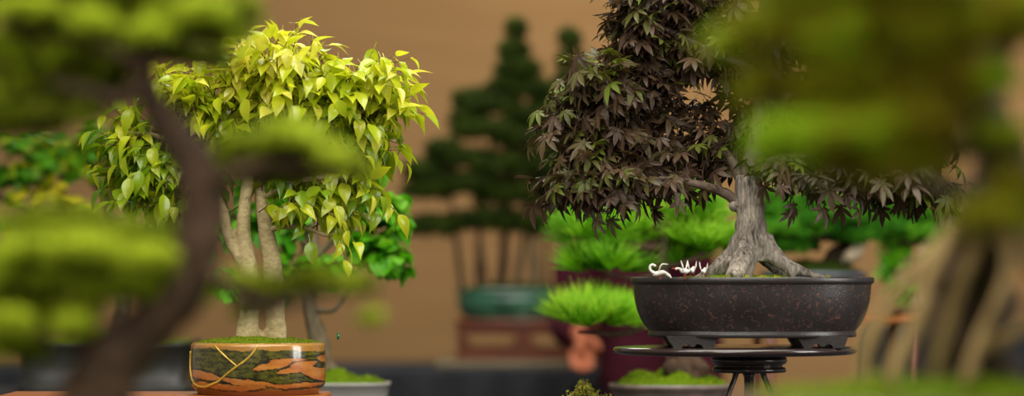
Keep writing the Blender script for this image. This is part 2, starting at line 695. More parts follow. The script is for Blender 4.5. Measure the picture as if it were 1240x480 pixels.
M_BLACK = plain_mat('black_enamel', (22, 22, 24), .4, .5, .1, 30, .05)
M_RED = plain_mat('red_enamel', (196, 50, 30), .4, .5, .1, 30, .05)
M_RUST = plain_mat('rust_enamel', (130, 58, 36), .5, .4, .15, 30, .05)
M_FLY = plain_mat('green_shell', (10, 120, 70), .2, .8, .2, 30, .05, .5, .6)
M_WING = plain_mat('smoky_wing', (120, 130, 120), .3, .5, .1, 30, .05)
M_JACKET = plain_mat('maroon_cloth', (70, 22, 36), .85, .15, .2, 14, .3)
M_TROUSER = plain_mat('dark_trouser', (28, 20, 24), .9, .1, .15, 14, .3)
M_SKIN = plain_mat('skin', (184, 106, 72), .55, .35, .06, 14, .05)
M_HAIR = plain_mat('black_hair', (24, 18, 16), .5, .4, .3, 60, .4, 0, 0, (6, 6, 1))
M_SHOE = plain_mat('black_shoe', (24, 22, 22), .45, .4)


def maple_pot_mat():
    m, nt, out = new_mat('wormed_stoneware')
    v = coords(nt, (1, 1, 1))
    n = noise_tex(nt, v, 62, 1.5, .5, .9)
    line = math_node(nt, 'LESS_THAN', math_node(nt, 'ABSOLUTE', math_node(nt, 'SUBTRACT', n, .5)), .017)
    g = noise_tex(nt, v, 110, 1, .5)
    gate = math_node(nt, 'GREATER_THAN', g, .49)
    z = nt.nodes.new('ShaderNodeSeparateXYZ')
    t = nt.nodes.new('ShaderNodeTexCoord')
    nt.links.new(t.outputs['Object'], z.inputs[0])
    at = nt.nodes.new('ShaderNodeAttribute')
    at.attribute_name = 'tone'
    body = math_node(nt, 'GREATER_THAN', at.outputs['Fac'], .75)
    mask = math_node(nt, 'MULTIPLY', math_node(nt, 'MULTIPLY', line, gate), body)
    big = noise_tex(nt, v, 9, 4, .6)
    fine = noise_tex(nt, v, 260, 2, .6)
    base = ramp(nt, big, [(.3, lin((30, 25, 23))), (.7, lin((48, 42, 40)))])
    c = mixc(nt, mask, base, lin((94, 62, 52)))
    hgt = math_node(nt, 'ADD', math_node(nt, 'MULTIPLY', mask, -.8), math_node(nt, 'MULTIPLY', fine, .25))
    principled(nt, out, c, .36, .6, bump(nt, hgt, .9, .002))
    return m


M_MAPLEPOT = maple_pot_mat()


def tiger_mat():
    m, nt, out = new_mat('flamed_glaze')
    at = nt.nodes.new('ShaderNodeAttribute')
    at.attribute_name = 'glaze'
    v = coords(nt, (1, 1, 1))
    n = noise_tex(nt, v, 180, 4, .6)
    c = mixc(nt, math_node(nt, 'MULTIPLY', n, .3), at.outputs['Color'], lin((34, 30, 14)))
    principled(nt, out, c, .2, .5, bump(nt, n, .12, .0008), .8)
    return m


M_TIGER = tiger_mat()


def green_pot_mat():
    m, nt, out = new_mat('green_drip_glaze')
    n = noise_tex(nt, coords(nt, (1, 1, .5)), 14, 4, .6)
    c = ramp(nt, n, [(.3, lin((26, 70, 50))), (.55, lin((58, 112, 86))), (.75, lin((120, 156, 130)))])
    principled(nt, out, c, .25, .55, None, .4)
    return m


M_GREENPOT = green_pot_mat()


def wall_mat():
    m, nt, out = new_mat('tan_wall')
    v = coords(nt, (1, 1, 1))
    n = noise_tex(nt, coords(nt, (.5, .5, 6)), 4, 4)
    w = nt.nodes.new('ShaderNodeTexWave')
    w.bands_direction = 'Z'
    w.inputs['Scale'].default_value = 18
    w.inputs['Distortion'].default_value = .6
    w.inputs['Detail'].default_value = 1
    nt.links.new(v, w.inputs['Vector'])
    f = math_node(nt, 'ADD', math_node(nt, 'MULTIPLY', n, .7), math_node(nt, 'MULTIPLY', w.outputs['Fac'], .3))
    c = ramp(nt, f, [(.2, lin((148, 114, 76))), (.8, lin((170, 134, 92)))])
    principled(nt, out, c, .85, .15, bump(nt, f, .2, .004))
    return m


M_WALL = wall_mat()
M_FLOOR = plain_mat('grey_carpet', (96, 88, 78), .95, .1, .15, 60, .3)

# ------------------------------------------------------------------ the hall
mb = MB(); box(mb, (0, 12.1, 2.0), (14, .2, 4.0), 0); struct(mb.build('wall_back', M_WALL, None, False))
mb = MB(); box(mb, (0, 6.0, -.05), (14, 12.4, .1), 0); struct(mb.build('floor', M_FLOOR, None, False))


def cloth_table(name, label, x0, x1, y0, y1, z, folds=True, cat='table'):
    """show table under a floor length cloth, top and pleated skirt"""
    t = thing(name, label, cat, ((x0 + x1) / 2, (y0 + y1) / 2, 0))
    mb = MB(); box(mb, ((x0 + x1) / 2, (y0 + y1) / 2, z - .02), (x1 - x0, y1 - y0, .04), .008)
    mb.build('tabletop', M_CLOTH, t)
    # skirt
    per = []
    step = .02
    for x in np.arange(x0, x1, step): per.append((x, y0, 0, -1))
    for y in np.arange(y0, y1, step): per.append((x1, y, 1, 0))
    for x in np.arange(x1, x0, -step): per.append((x, y1, 0, 1))
    for y in np.arange(y1, y0, -step): per.append((x0, y, -1, 0))
    V, F = [], []
    rows = [z - .012, z - .05, z * .6, z * .3, .004]
    amp = [0.003, .009, .018, .02, .022]
    n = len(per)
    for zz, a in zip(rows, amp):
        for i, (x, y, nx, ny) in enumerate(per):
            s = math.sin(i * .62 + 1.4 * math.sin(i * .13)) + .3 * math.sin(i * 1.7)
            V.append((x + nx * (.003 + a * (1 + s)), y + ny * (.003 + a * (1 + s)), zz))
    for r in range(len(rows) - 1):
        for i in range(n):
            j = (i + 1) % n
            F.append((r * n + i, (r + 1) * n + i, (r + 1) * n + j, r * n + j))
    mb = MB(); mb.add(V, F); mb.build('skirt', M_CLOTH, t)
    return t


TZ = .94
cloth_table('display_table', 'black clothed table under the brown stand with the green pot', P(-120, 0, 9.3).x, P(835, 0, 9.3).x, 9.25, 10.1, TZ - .005)
cloth_table('display_table', 'black clothed show table carrying the maple and the flame-striped pot', -1.6, 1.75, 4.85, 6.95, TZ - .08)
cloth_table('display_table', 'black clothed table under the two blurred trees nearest the lens', -1.1, 1.0, 1.75, 3.45, TZ - .08)
TF = TZ - .08

# ------------------------------------------------------------------ maple bonsai
YM = FOCUS
cx = (763 + 1058) / 2
cM = P(cx, 335, YM)
disc_z = P(0, 420, YM).z
maple = thing('maple_bonsai', 'dark purple-leaved maple bonsai in a wide dark oval pot on the round stand', 'bonsai tree', (cM.x, YM, disc_z))
AX, AY = S(147, YM), S(147, YM) * .74
zz = lambda py: P(0, py, YM).z
prof = [(.30, zz(405)), (.835, zz(405)), (.845, zz(408)), (.855, zz(407)), (.857, zz(403.5)), (.848, zz(402)), (.852, zz(400)),
        (.885, zz(394)), (.918, zz(386)), (.945, zz(376)), (.962, zz(366)), (.972, zz(356)), (.976, zz(347)), (.978, zz(344.5)),
        (.995, zz(343)), (1.0, zz(341)), (1.0, zz(337.5)), (.994, zz(336)), (.955, zz(336)), (.95, zz(338)), (.94, zz(343)), (.4, zz(343))]
mb = MB()
oval_lathe(mb, cM, prof[:7], AX, AY, 160, 2.25, .3)
oval_lathe(mb, cM, prof[6:14], AX, AY, 160, 2.25, 1.0, closed=False)
oval_lathe(mb, cM, prof[13:], AX, AY, 160, 2.25, .3)
mpot = mb.build('pot', M_MAPLEPOT, maple)
# cloud feet
for sx in (-1, 1):
    for sy in (-1, 1):
        fx = cM.x + sx * S(77, YM); fy = YM + sy * AY * .6
        hw = S(31, YM)
        ztop, zbot = zz(405.5), disc_z
        out2 = [(-1, ztop), (1, ztop), (.86, zbot + .006), (.80, zbot), (.42, zbot), (.34, zbot + .006), (.18, zbot + .008), (.06, zbot + .003), (-.06, zbot + .003), (-.18, zbot + .008), (-.34, zbot + .006), (-.42, zbot), (-.70, zbot), (-.78, zbot + .006)]
        th = .022
        V = [(fx + a * hw, fy - th, z) for a, z in out2] + [(fx + a * hw, fy + th, z) for a, z in out2]
        n = len(out2)
        F = [tuple(range(n - 1, -1, -1)), tuple(range(n, 2 * n))] + [(i, (i + 1) % n, n + (i + 1) % n, n + i) for i in range(n)]
        mb = MB(); mb.add(V, F, .3); mb.build('foot', M_MAPLEPOT, mpot, False)
moss_mound('moss', maple, M_MOSSB, (P(893, 0, YM).x, YM), AX * .55, AY * .8, .006, zz(338.5), .0045, 1500, 2.2, .5, 3)
mb = MB(); oval_lathe(mb, cM, [(.9, zz(341.5)), (.945, zz(340)), (.93, zz(339)), (.5, zz(338)), (.05, zz(338))], AX, AY, 64, 2.25)
mb.build('soil', M_SOIL, maple)

# trunk with surface roots
mb = MB()
def TP(px, py, dy=0.0): return np.array(P(px, py, YM + dy))
tube(mb, [TP(909, 318), TP(908, 300), TP(909, 280), TP(909, 260), TP(907, 238), TP(906, 212)], [S(q, YM) for q in (19, 22, 19.5, 17.5, 17.5, 16)], 26, 22, .16, seed=2)
for pts, r, sd in (
    ([(898, 290, 0), (886, 310, -.01), (870, 325, -.02), (852, 335, -.03), (838, 341, -.03)], (13, 12, 9, 6, 3), 5),
    ([(922, 290, 0), (936, 309, -.01), (951, 321, -.02), (970, 329, -.02), (986, 334, -.02), (1006, 339, -.02)], (13, 12, 9, 6.5, 4.5, 2), 8),
    ([(950, 320, -.02), (957, 330, -.03), (961, 340, -.03)], (8, 5.5, 4), 9),
    ([(903, 300, -.02), (895, 322, -.06), (886, 338, -.1)], (14, 12, 8), 12),
    ([(906, 305, -.015), (902, 324, -.04), (900, 341, -.06)], (13, 11, 10), 13),
    ([(902, 305, .02), (884, 325, .06), (872, 340, .1)], (13, 11, 7), 14),
    ([(920, 305, .02), (940, 325, .07), (950, 340, .11)], (11, 8, 6), 15)):
    tube(mb, [TP(*p) for p in pts], [S(q, YM) for q in r], 22, 14, .3, seed=sd)
sphere(mb, TP(889, 250, -.005), S(7, YM), 10, 8)
tr = mb.build('trunk', M_BARK_MAP, maple)
remesh(tr, .0028, 3)

def branch(name, parent, mat, pts, r, seg=10, rough=.2, seed=0):
    mb = MB(); tube(mb, pts, r, None, seg, rough, seed=seed)
    return mb.build(name, mat, parent)

br = [
    ([TP(893, 246), TP(884, 238), TP(868, 230), TP(845, 224, -.03), TP(815, 218, -.05), TP(770, 215, -.06)], [7, 6.5, 6, 5, 4, 2]),
    ([TP(902, 222), TP(885, 195, .02), TP(850, 165, .03), TP(800, 140, .03), TP(745, 125, .02)], [9, 7, 6, 4.5, 2]),
    ([TP(906, 218), TP(915, 170, .02), TP(925, 110, .02), TP(930, 40, 0), TP(925, -40, 0)], [14, 12, 10, 8, 6]),
    ([TP(928, 100, .02), TP(900, 78, 0), TP(860, 62, -.02), TP(815, 40, -.03), TP(780, 20, -.03)], [8, 7, 5.5, 4, 2]),
    ([TP(912, 215), TP(945, 195, -.03), TP(1000, 195, -.05), TP(1060, 212, -.05), TP(1110, 222, -.05)], [9, 8, 6, 4, 2]),
    ([TP(920, 150, .02), TP(965, 125, .05), TP(1030, 110, .06), TP(1090, 110, .06)], [8, 7, 5, 2.5]),
    ([TP(928, 60, 0), TP(970, 30, -.02), TP(1020, 20, -.03)], [7, 5, 2.5]),
]
for i, (pts, r) in enumerate(br):
    branch('branch', maple, M_BARK_MB, pts, [S(q, YM) for q in r], 10, .25, i * 3.3)
sc = Scatter(MAPLE); tw = MB()
E = lambda px, py, rx, ry, d=None, dy=0: ellipsoid(px, py, rx, ry, YM, d, dy)
LS = S(28, YM)
hubM = TP(905, 190)
bpM = np.concatenate([catmull(p, 14) for p, r in br])
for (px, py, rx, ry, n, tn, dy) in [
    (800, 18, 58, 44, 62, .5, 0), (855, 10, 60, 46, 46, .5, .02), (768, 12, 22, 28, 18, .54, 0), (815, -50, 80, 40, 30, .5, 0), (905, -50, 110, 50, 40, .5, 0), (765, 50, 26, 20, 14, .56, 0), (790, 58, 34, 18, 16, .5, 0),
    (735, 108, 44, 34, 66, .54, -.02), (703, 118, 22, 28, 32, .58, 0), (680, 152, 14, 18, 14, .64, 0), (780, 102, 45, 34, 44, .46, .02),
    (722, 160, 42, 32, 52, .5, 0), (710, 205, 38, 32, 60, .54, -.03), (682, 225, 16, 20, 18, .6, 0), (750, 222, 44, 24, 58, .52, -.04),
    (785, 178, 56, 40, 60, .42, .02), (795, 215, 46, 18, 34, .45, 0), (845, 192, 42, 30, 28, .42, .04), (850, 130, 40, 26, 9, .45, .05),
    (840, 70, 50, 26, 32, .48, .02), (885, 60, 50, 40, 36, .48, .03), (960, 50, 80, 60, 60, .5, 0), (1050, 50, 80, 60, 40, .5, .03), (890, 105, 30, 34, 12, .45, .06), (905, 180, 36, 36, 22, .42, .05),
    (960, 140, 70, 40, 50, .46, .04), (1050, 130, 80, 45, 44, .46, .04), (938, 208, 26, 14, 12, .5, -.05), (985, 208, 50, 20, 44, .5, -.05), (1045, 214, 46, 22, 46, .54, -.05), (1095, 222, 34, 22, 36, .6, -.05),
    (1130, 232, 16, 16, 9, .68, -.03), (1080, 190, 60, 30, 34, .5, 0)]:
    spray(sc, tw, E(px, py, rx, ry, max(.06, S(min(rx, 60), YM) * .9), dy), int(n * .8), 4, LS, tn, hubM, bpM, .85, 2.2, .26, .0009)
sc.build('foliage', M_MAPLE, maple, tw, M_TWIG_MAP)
# tiny sprouts in the moss
for px in (884, 905, 922, 941, 1003):
    sp = Scatter(MOSSY)
    for k in range(5 if px < 1000 else 9):
        sp.put(TP(px + random.uniform(-3, 3), 338, -.1 if px < 1000 else -.02), (random.uniform(-.4, .4), -.1, 1), rdir(), S(random.uniform(4, 8), YM), random.uniform(.6, 1))
    sp.build('sprout', M_ACCENT, maple)

# ------------------------------------------------------------------ round stand below the maple
st = thing('round_stand', 'dark lacquered round turned stand under the oval maple pot', 'stand', (P(890, 0, YM).x, YM, TF))
R = S(148, YM)
cS = P(890, 420, YM)
mb = MB()
oval_lathe(mb, cS, [(.1, zz(429.5)), (.9, zz(429.5)), (.96, zz(429)), (.99, zz(427)), (1, zz(424.5)), (.995, zz(422)), (.98, zz(420.4)), (.94, zz(420)), (.1, zz(420))], R, R * .86, 96)
mb.build('top', M_DKWOOD, st)
mb = MB()
cC = P(907, 0, YM)
oval_lathe(mb, cC, [(.6, zz(452)), (.98, zz(451)), (1.0, zz(448)), (.98, zz(445.5)), (.9, zz(444)), (.9, zz(442)), (.98, zz(441)), (1.03, zz(437)), (1.0, zz(433)), (.9, zz(431)), (.8, zz(429.5))], S(45, YM), S(45, YM), 64)
mb.build('collar', M_DKWOOD, st)
mb = MB()
oval_lathe(mb, cC, [(1, TF + .03), (1, TF + .05), (.6, TF + .06), (.5, zz(480)), (.5, zz(458)), (.8, zz(449))], S(12, YM), S(12, YM), 32)
mb.build('post', M_DKWOOD, st)
for k in range(3):
    a = PI / 2 + k * 2 * PI / 3
    ca, sa = math.cos(a), math.sin(a)
    z0 = zz(450)
    pts = [(cC.x + ca * r, YM + sa * r, z) for r, z in ((.028, z0), (.033, z0 - .014), (.045, z0 - .04), (.075, TF + .09), (.13, TF + .03), (.17, TF + .006))]
    branch('leg', st, M_DKWOOD, pts, [.006, .005, .005, .006, .007, .005], 10, 0)

# ------------------------------------------------------------------ crane figurines on the maple pot
def crane(label, px, py, h, face, pose, name='crane_figurine', dy=0.0):
    """h: standing height in px; face -1 looks to the viewer's left"""
    Y = YM - AY * .88 + dy
    base = P(px, py, Y)
    t = thing(name, label, 'figurine', base, 'white crane figurines on the maple pot')
    k = S(h, Y)
    def q(x, z, y=0):
        if pose == 'away':      # seen from behind, beak towards the trunk side of the pot
            return np.array([base.x + (y * 1.5 + x * .25) * k, base.y + x * k, base.z + (z + x * .12) * k])
        return np.array([base.x + face * x * k, base.y + y * k, base.z + z * k])
    b = MB()
    if pose == 'bow':
        tube(b, [q(-.55, .42), q(-.2, .5), q(.25, .38), q(.45, .28)], [.03 * k, .15 * k, .17 * k, .04 * k], 14, 12)
        tube(b, [q(.3, .4), q(.62, .62), q(.66, .9), q(.48, 1.02), q(.34, .96)], [.12 * k, .09 * k, .075 * k, .075 * k, .05 * k], 16, 10)
        sphere(b, q(.34, .95), .085 * k)
        body = b.build('body', M_WHITE, t)
        m = MB(); tube(m, [q(.3, .93), q(.14, .86)], [.03 * k, .008 * k], 4, 6); m.build('beak', M_RED, t)
        m = MB(); sphere(m, q(.4, 1.02), .045 * k); m.build('crest', M_RED, t)
        for s in (-1, 1):
            m = MB(); tube(m, [q(.1, .5, s * .13), q(-.1, 1.0, s * .2), q(-.4, 1.05, s * .24), q(-.62, .98, s * .24)], [.05 * k, .1 * k, .08 * k, .02 * k], 12, 8, flat=.4); w = m.build('wing', M_WHITE, t)
            m = MB(); tube(m, [q(-.3, 1.06, s * .25), q(-.6, 1.02, s * .26), q(-.72, .93, s * .26)], [.06 * k, .06 * k, .02 * k], 8, 8, flat=.4); m.build('wing_tip', M_BLACK, w)
        m = MB(); tube(m, [q(-.3, .5), q(-.6, .3), q(-.78, .1)], [.1 * k, .1 * k, .03 * k], 8, 8, flat=.5); m.build('tail', M_WHITE, t)
    else:
        tube(b, [q(-.3, .5), q(-.08, .46), q(.12, .5), q(.26, .58)], [.05 * k, .15 * k, .15 * k, .06 * k], 14, 12)
        tube(b, [q(.18, .54), q(.34, .62), q(.46, .6)], [.08 * k, .065 * k, .055 * k], 10, 10)
        sphere(b, q(.46, .6), .075 * k)
        body = b.build('body', M_WHITE, t)
        m = MB(); tube(m, [q(.5, .6), q(.72, .62)], [.05 * k, .012 * k], 4, 6); m.build('beak', M_RED, t)
        for s in (-1, 1):
            m = MB(); tube(m, [q(.02 - s * .06, .5, s * .1), q(.0 - s * .12, .75, s * .16), q(.02 - s * .2, 1.05, s * .2)], [.07 * k, .11 * k, .05 * k], 10, 8, flat=.45); w = m.build('wing', M_WHITE, t)
            m = MB(); tube(m, [q(.02 - s * .195, 1.0, s * .2), q(.02 - s * .23, 1.14, s * .21)], [.06 * k, .025 * k], 5, 8, flat=.45); m.build('wing_tip', M_BLACK, w)
        m = MB(); tube(m, [q(-.24, .5), q(-.38, .46)], [.08 * k, .02 * k], 5, 8, flat=.5); m.build('tail', M_BLACK, t)
    for s in (-1, 1):
        m = MB(); tube(m, [q(.02 * s, .4, s * .07), q(.03 * s, .2, s * .07), q(.04 * s, .0, s * .07)], [.045 * k, .03 * k, .035 * k], 8, 8); m.build('leg', M_RUST, t)
    return t


crane('white crane figurine bowing with a curled neck, apart from the others', 799, 339, 18, -1, 'bow')
crane('white crane figurine with red beak and raised wings, in front of its neighbour', 829, 339, 22, -1, 'up')
crane('small white crane figurine half behind the one with the red beak', 838, 338, 21, 1, 'away', dy=.02)
crane('white crane figurine with lifted wings beside the root of the maple', 852, 338, 19, 1, 'away', dy=.015)

# ------------------------------------------------------------------ ficus bonsai with the flamed pot
fc = P(312.5, 415, YM)
ZB = zz(477.5)
fic = thing('ficus_bonsai', 'bonsai with pointed yellow-green leaves in an orange and green flamed pot', 'bonsai tree', (fc.x, YM, ZB))
RF = S(82, YM)
def glaze_col(xn, yn):
    """xn -1..1 across the front, yn 0 (rim) .. 1 (foot): flame pattern of the glaze"""
    nz = mnoise.noise(Vector((xn * 2.2, yn * 7, 3.1))) * .10 + mnoise.noise(Vector((xn * 7, yn * 16, 1.7))) * .045
    orange = np.array(lin((200, 130, 54))); rimc = np.array(lin((184, 132, 58))); green = np.array(lin((112, 108, 28))); dark = np.array(lin((30, 30, 12)))
    org2 = np.array(lin((184, 104, 42)))
    def seg(x, a, b, ya, yb, th):
        t = (x - a) / (b - a)
        if t < 0 or t > 1: return -1
        yc = ya + (yb - ya) * t
        return th * math.sqrt(max(0, 4 * t * (1 - t))) - abs(yn + nz * .6 - yc)
    if yn + nz * .5 < .13 + .04 * xn: return rimc
    best = -1
    for s in ((-1.0, -.5, .62, .74, .10), (-.6, .5, .72, .90, .055), (0.0, .75, .50, .32, .07), (.35, .9, .62, .40, .085), (.68, 1.15, .55, .72, .14), (-.75, .2, .9, .93, .07), (.3, 1.0, .93, .86, .06), (-1.2, -.7, .98, .85, .06), (.9, 1.4, .3, .5, .1)):
        best = max(best, seg(xn, *s))
    if best > 0:
        k = min(1, max(0, .5 + 1.2 * mnoise.noise(Vector((xn * 5, yn * 9, 9))) + .6 * mnoise.noise(Vector((xn * 30, yn * 30, 4)))))
        return orange * k + org2 * (1 - k)
    if best > -.035: return dark
    if yn > .95: return dark * .5 + orange * .5
    q = mnoise.noise(Vector((xn * 9, yn * 16, 5))) * .7 + mnoise.noise(Vector((xn * 34, yn * 40, 2))) * .6 + .42
    q = min(1, max(0, q))
    return green * q + dark * (1 - q)
prof = []
for i in range(64):
    t = i / 63
    # radius over the height, rim rounded in, slight waist, rounded foot
    r = 1.0 - .035 * max(0, (.06 - t) / .06) ** 2 - .02 * math.sin(PI * t) * 0 + .015 * math.sin(PI * t)
    if t > .82: r -= .06 * ((t - .82) / .18) ** 2
    prof.append((r * .985, zz(415 + 57 * t)))
V, F, C_ = [], [], []
SEG = 360
for i, (r, z) in enumerate(prof):
    for k in range(SEG):
        a = 2 * PI * k / SEG
        x = math.sin(a); y = -math.cos(a)
        V.append((fc.x + RF * r * x, YM + RF * r * .9 * y, z))
        xn = x if y < 0 else (2 - x if x > 0 else -2 - x)
        C_.append(glaze_col(xn, i / 63))
for i in range(63):
    for k in range(SEG):
        k2 = (k + 1) % SEG
        F.append((i * SEG + k, (i + 1) * SEG + k, (i + 1) * SEG + k2, i * SEG + k2))
mb = MB(); mb.add(V, F, .5, np.array(C_))
n0 = mb.n
ring = lambda r, z: [(fc.x + RF * r * math.sin(2 * PI * k / SEG), YM - RF * .9 * r * math.cos(2 * PI * k / SEG), z) for k in range(SEG)]
Vi = ring(.935, zz(414.6)) + ring(.91, zz(417)) + ring(.9, zz(424)) + ring(.05, zz(424))
Vi = ring(.95, prof[0][1]) + Vi
Fi = []
for i in range(4):
    for k in range(SEG):
        k2 = (k + 1) % SEG
        Fi.append((i * SEG + k, i * SEG + k2, (i + 1) * SEG + k2, (i + 1) * SEG + k))
mb.add(Vi, Fi, .5, np.tile(np.array(lin((176, 118, 58))), (len(Vi), 1)))
Vb = ring(.925, zz(472)) + ring(.9, zz(473.5)) + ring(.89, ZB) + ring(.1, ZB)
Fb = []
for i in range(3):
    for k in range(SEG):
        k2 = (k + 1) % SEG
        Fb.append((i * SEG + k, (i + 1) * SEG + k, (i + 1) * SEG + k2, i * SEG + k2))
mb.add(Vb, Fb, .5, np.tile(np.array(lin((150, 84, 40))), (len(Vb), 1)))
fpot = mb.build('pot', M_TIGER, fic)
# gold repair seams lying on the glaze
def on_pot(px, py):
    x = (px - 312.5) / 82.0
    t = (py - 415) / 57.0
    r = np.interp(t, np.linspace(0, 1, 64), [p[0] for p in prof])
    s = max(-.999, min(.999, x / r))
    return np.array([fc.x + RF * x, YM - RF * .9 * r * math.sqrt(1 - s * s) - .0005, zz(py)])
for pts, r in (([(318, 417), (314, 424), (306, 433), (295, 441), (284, 449), (272, 459), (264, 463), (254, 467), (243, 466), (236, 460), (232.6, 450), (231.8, 438), (232.4, 425)], .0019),
               ([(266, 417), (273, 424), (282, 432), (293, 441)], .0013)):
    mb = MB(); tube(mb, [on_pot(*p) for p in pts], [r * 1.1, r, r * 1.2, r, r], 48, 8, .5, seed=4)
    mb.build('gold_seam', M_GOLD, fpot)
moss_mound('moss', fic, M_MOSS, (fc.x, YM), RF * .93, RF * .82, .011, zz(416), .0042, 2200, 2.0, .75, 6)
mb = MB()
tube(mb, [TP(299, 416), TP(301, 385), TP(303, 350), TP(300, 318), TP(295, 285), TP(296, 250), TP(300, 215)], [S(15, YM), S(12.5, YM), S(11.5, YM), S(11, YM), S(9, YM), S(8, YM), S(6, YM)], 30, 16, .12, seed=1)
tube(mb, [TP(300, 322), TP(286, 305), TP(276, 282), TP(270, 255), TP(255, 220)], [S(10, YM), S(8, YM), S(7, YM), S(6, YM), S(4, YM)], 18, 12, .15, seed=3)
tube(mb, [TP(335, 416, .02), TP(333, 380, .02), TP(332, 345, .02), TP(326, 300, .02), TP(318, 255, .02), TP(314, 215, .02)], [S(14, YM), S(12, YM), S(12.5, YM), S(11, YM), S(9, YM), S(6, YM)], 28, 16, .15, seed=7)
tube(mb, [TP(300, 405, .01), TP(318, 412, .02), TP(335, 405, .02)], [S(14, YM), S(11, YM), S(14, YM)], 10, 12, .2)
remesh(mb.build('trunk', M_BARK_FIC, fic), .0035, 3)
fbr = [([TP(297, 245), TP(310, 190), TP(330, 140, -.02), TP(345, 80, -.02)], [7, 5, 4, 2]),
       ([TP(314, 225, .02), TP(350, 180, 0), TP(400, 150, -.02), TP(450, 130, -.02), TP(480, 115, -.02)], [6, 5, 4, 3, 1.5]),
       ([TP(258, 225), TP(225, 190), TP(190, 165, -.02), TP(150, 160, -.02)], [5, 4, 3, 1.5]),
       ([TP(230, 195), TP(200, 215, -.03), TP(170, 225, -.03)], [3, 2.2, 1.2]),
       ([TP(298, 220), TP(275, 160, .03), TP(255, 110, .03)], [5, 4, 2]),
       ([TP(322, 280, .02), TP(345, 274, 0), TP(372, 277, -.02), TP(395, 285, -.04), TP(410, 282, -.05)], [4, 3.2, 2.6, 2.2, 1.4]),
       ([TP(316, 240, .02), TP(360, 220, -.02), TP(410, 215, -.03), TP(450, 220, -.03)], [5, 3.6, 2.6, 1.3])]
for i, (pts, r) in enumerate(fbr):
    branch('branch', fic, M_BARK_FIC, pts, [S(q, YM) for q in r], 8, .2, i * 2.1)
sc = Scatter(FICUS); tw = MB()
LF = S(31, YM)
hubF = TP(300, 230)
bpF = np.concatenate([catmull(p, 14) for p, r in fbr])
for (px, py, rx, ry, n, tn, dy) in [
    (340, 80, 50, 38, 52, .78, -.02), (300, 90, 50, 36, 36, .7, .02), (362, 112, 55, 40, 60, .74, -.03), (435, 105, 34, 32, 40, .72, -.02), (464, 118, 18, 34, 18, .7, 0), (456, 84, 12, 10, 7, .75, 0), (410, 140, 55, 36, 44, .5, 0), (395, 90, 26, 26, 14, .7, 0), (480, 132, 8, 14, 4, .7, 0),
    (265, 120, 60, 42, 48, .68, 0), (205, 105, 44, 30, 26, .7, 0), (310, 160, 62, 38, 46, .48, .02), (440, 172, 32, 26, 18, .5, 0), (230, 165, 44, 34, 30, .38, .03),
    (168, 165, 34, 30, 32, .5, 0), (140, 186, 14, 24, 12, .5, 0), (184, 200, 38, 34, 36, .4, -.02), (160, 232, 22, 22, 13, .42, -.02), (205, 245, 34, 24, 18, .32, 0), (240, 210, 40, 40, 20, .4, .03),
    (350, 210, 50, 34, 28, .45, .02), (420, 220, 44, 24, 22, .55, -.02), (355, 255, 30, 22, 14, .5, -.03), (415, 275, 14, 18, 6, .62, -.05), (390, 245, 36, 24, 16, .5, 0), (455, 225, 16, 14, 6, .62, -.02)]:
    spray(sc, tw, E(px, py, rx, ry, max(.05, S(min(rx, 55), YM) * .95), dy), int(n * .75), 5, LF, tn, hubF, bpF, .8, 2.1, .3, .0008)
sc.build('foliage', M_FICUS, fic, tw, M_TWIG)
# slab below it
sl = thing('display_slab', 'low orange wooden slab stand under the flamed pot', 'stand', (P(200, 0, YM).x, YM, TF))
x0, x1 = P(4, 0, YM).x, P(396, 0, YM).x
mb = MB(); box(mb, ((x0 + x1) / 2, YM, ZB - .011), (x1 - x0, .25, .022), .004); mb.build('top', M_SLAB, sl)
for sx in (x0 + .05, x1 - .05):
    for sy in (-.09, .09):
        mb = MB(); box(mb, (sx, YM + sy, (TF + ZB - .022) / 2), (.03, .03, ZB - .022 - TF), .004); mb.build('leg', M_SLAB, sl)

# tiny green insect in the air by the flamed pot
c = P(409.5, 408, YM)
fl = thing('green_insect', 'tiny shiny green insect in the air right of the flamed pot', 'insect', (c.x, YM, c.z - .008))
mb = MB(); sphere(mb, (c.x, YM, c.z), (.0026, .003, .0058), 12, 9); sphere(mb, (c.x - .0005, YM, c.z + .0065), (.0022, .0022, .002), 10, 7); mb.build('body', M_FLY, fl)
for s in (-1, 1):
    V = [(0, 0, 0), (s * .0022, .0015, -.003), (s * .003, .002, -.0075), (s * .0012, .0022, -.0095), (0, .0016, -.006)]
    mb = MB(); mb.add(np.array(V) + np.array([c.x, YM - .001, c.z + .003]), [(0, 1, 2, 3, 4)]); mb.build('wing', M_WING, fl)

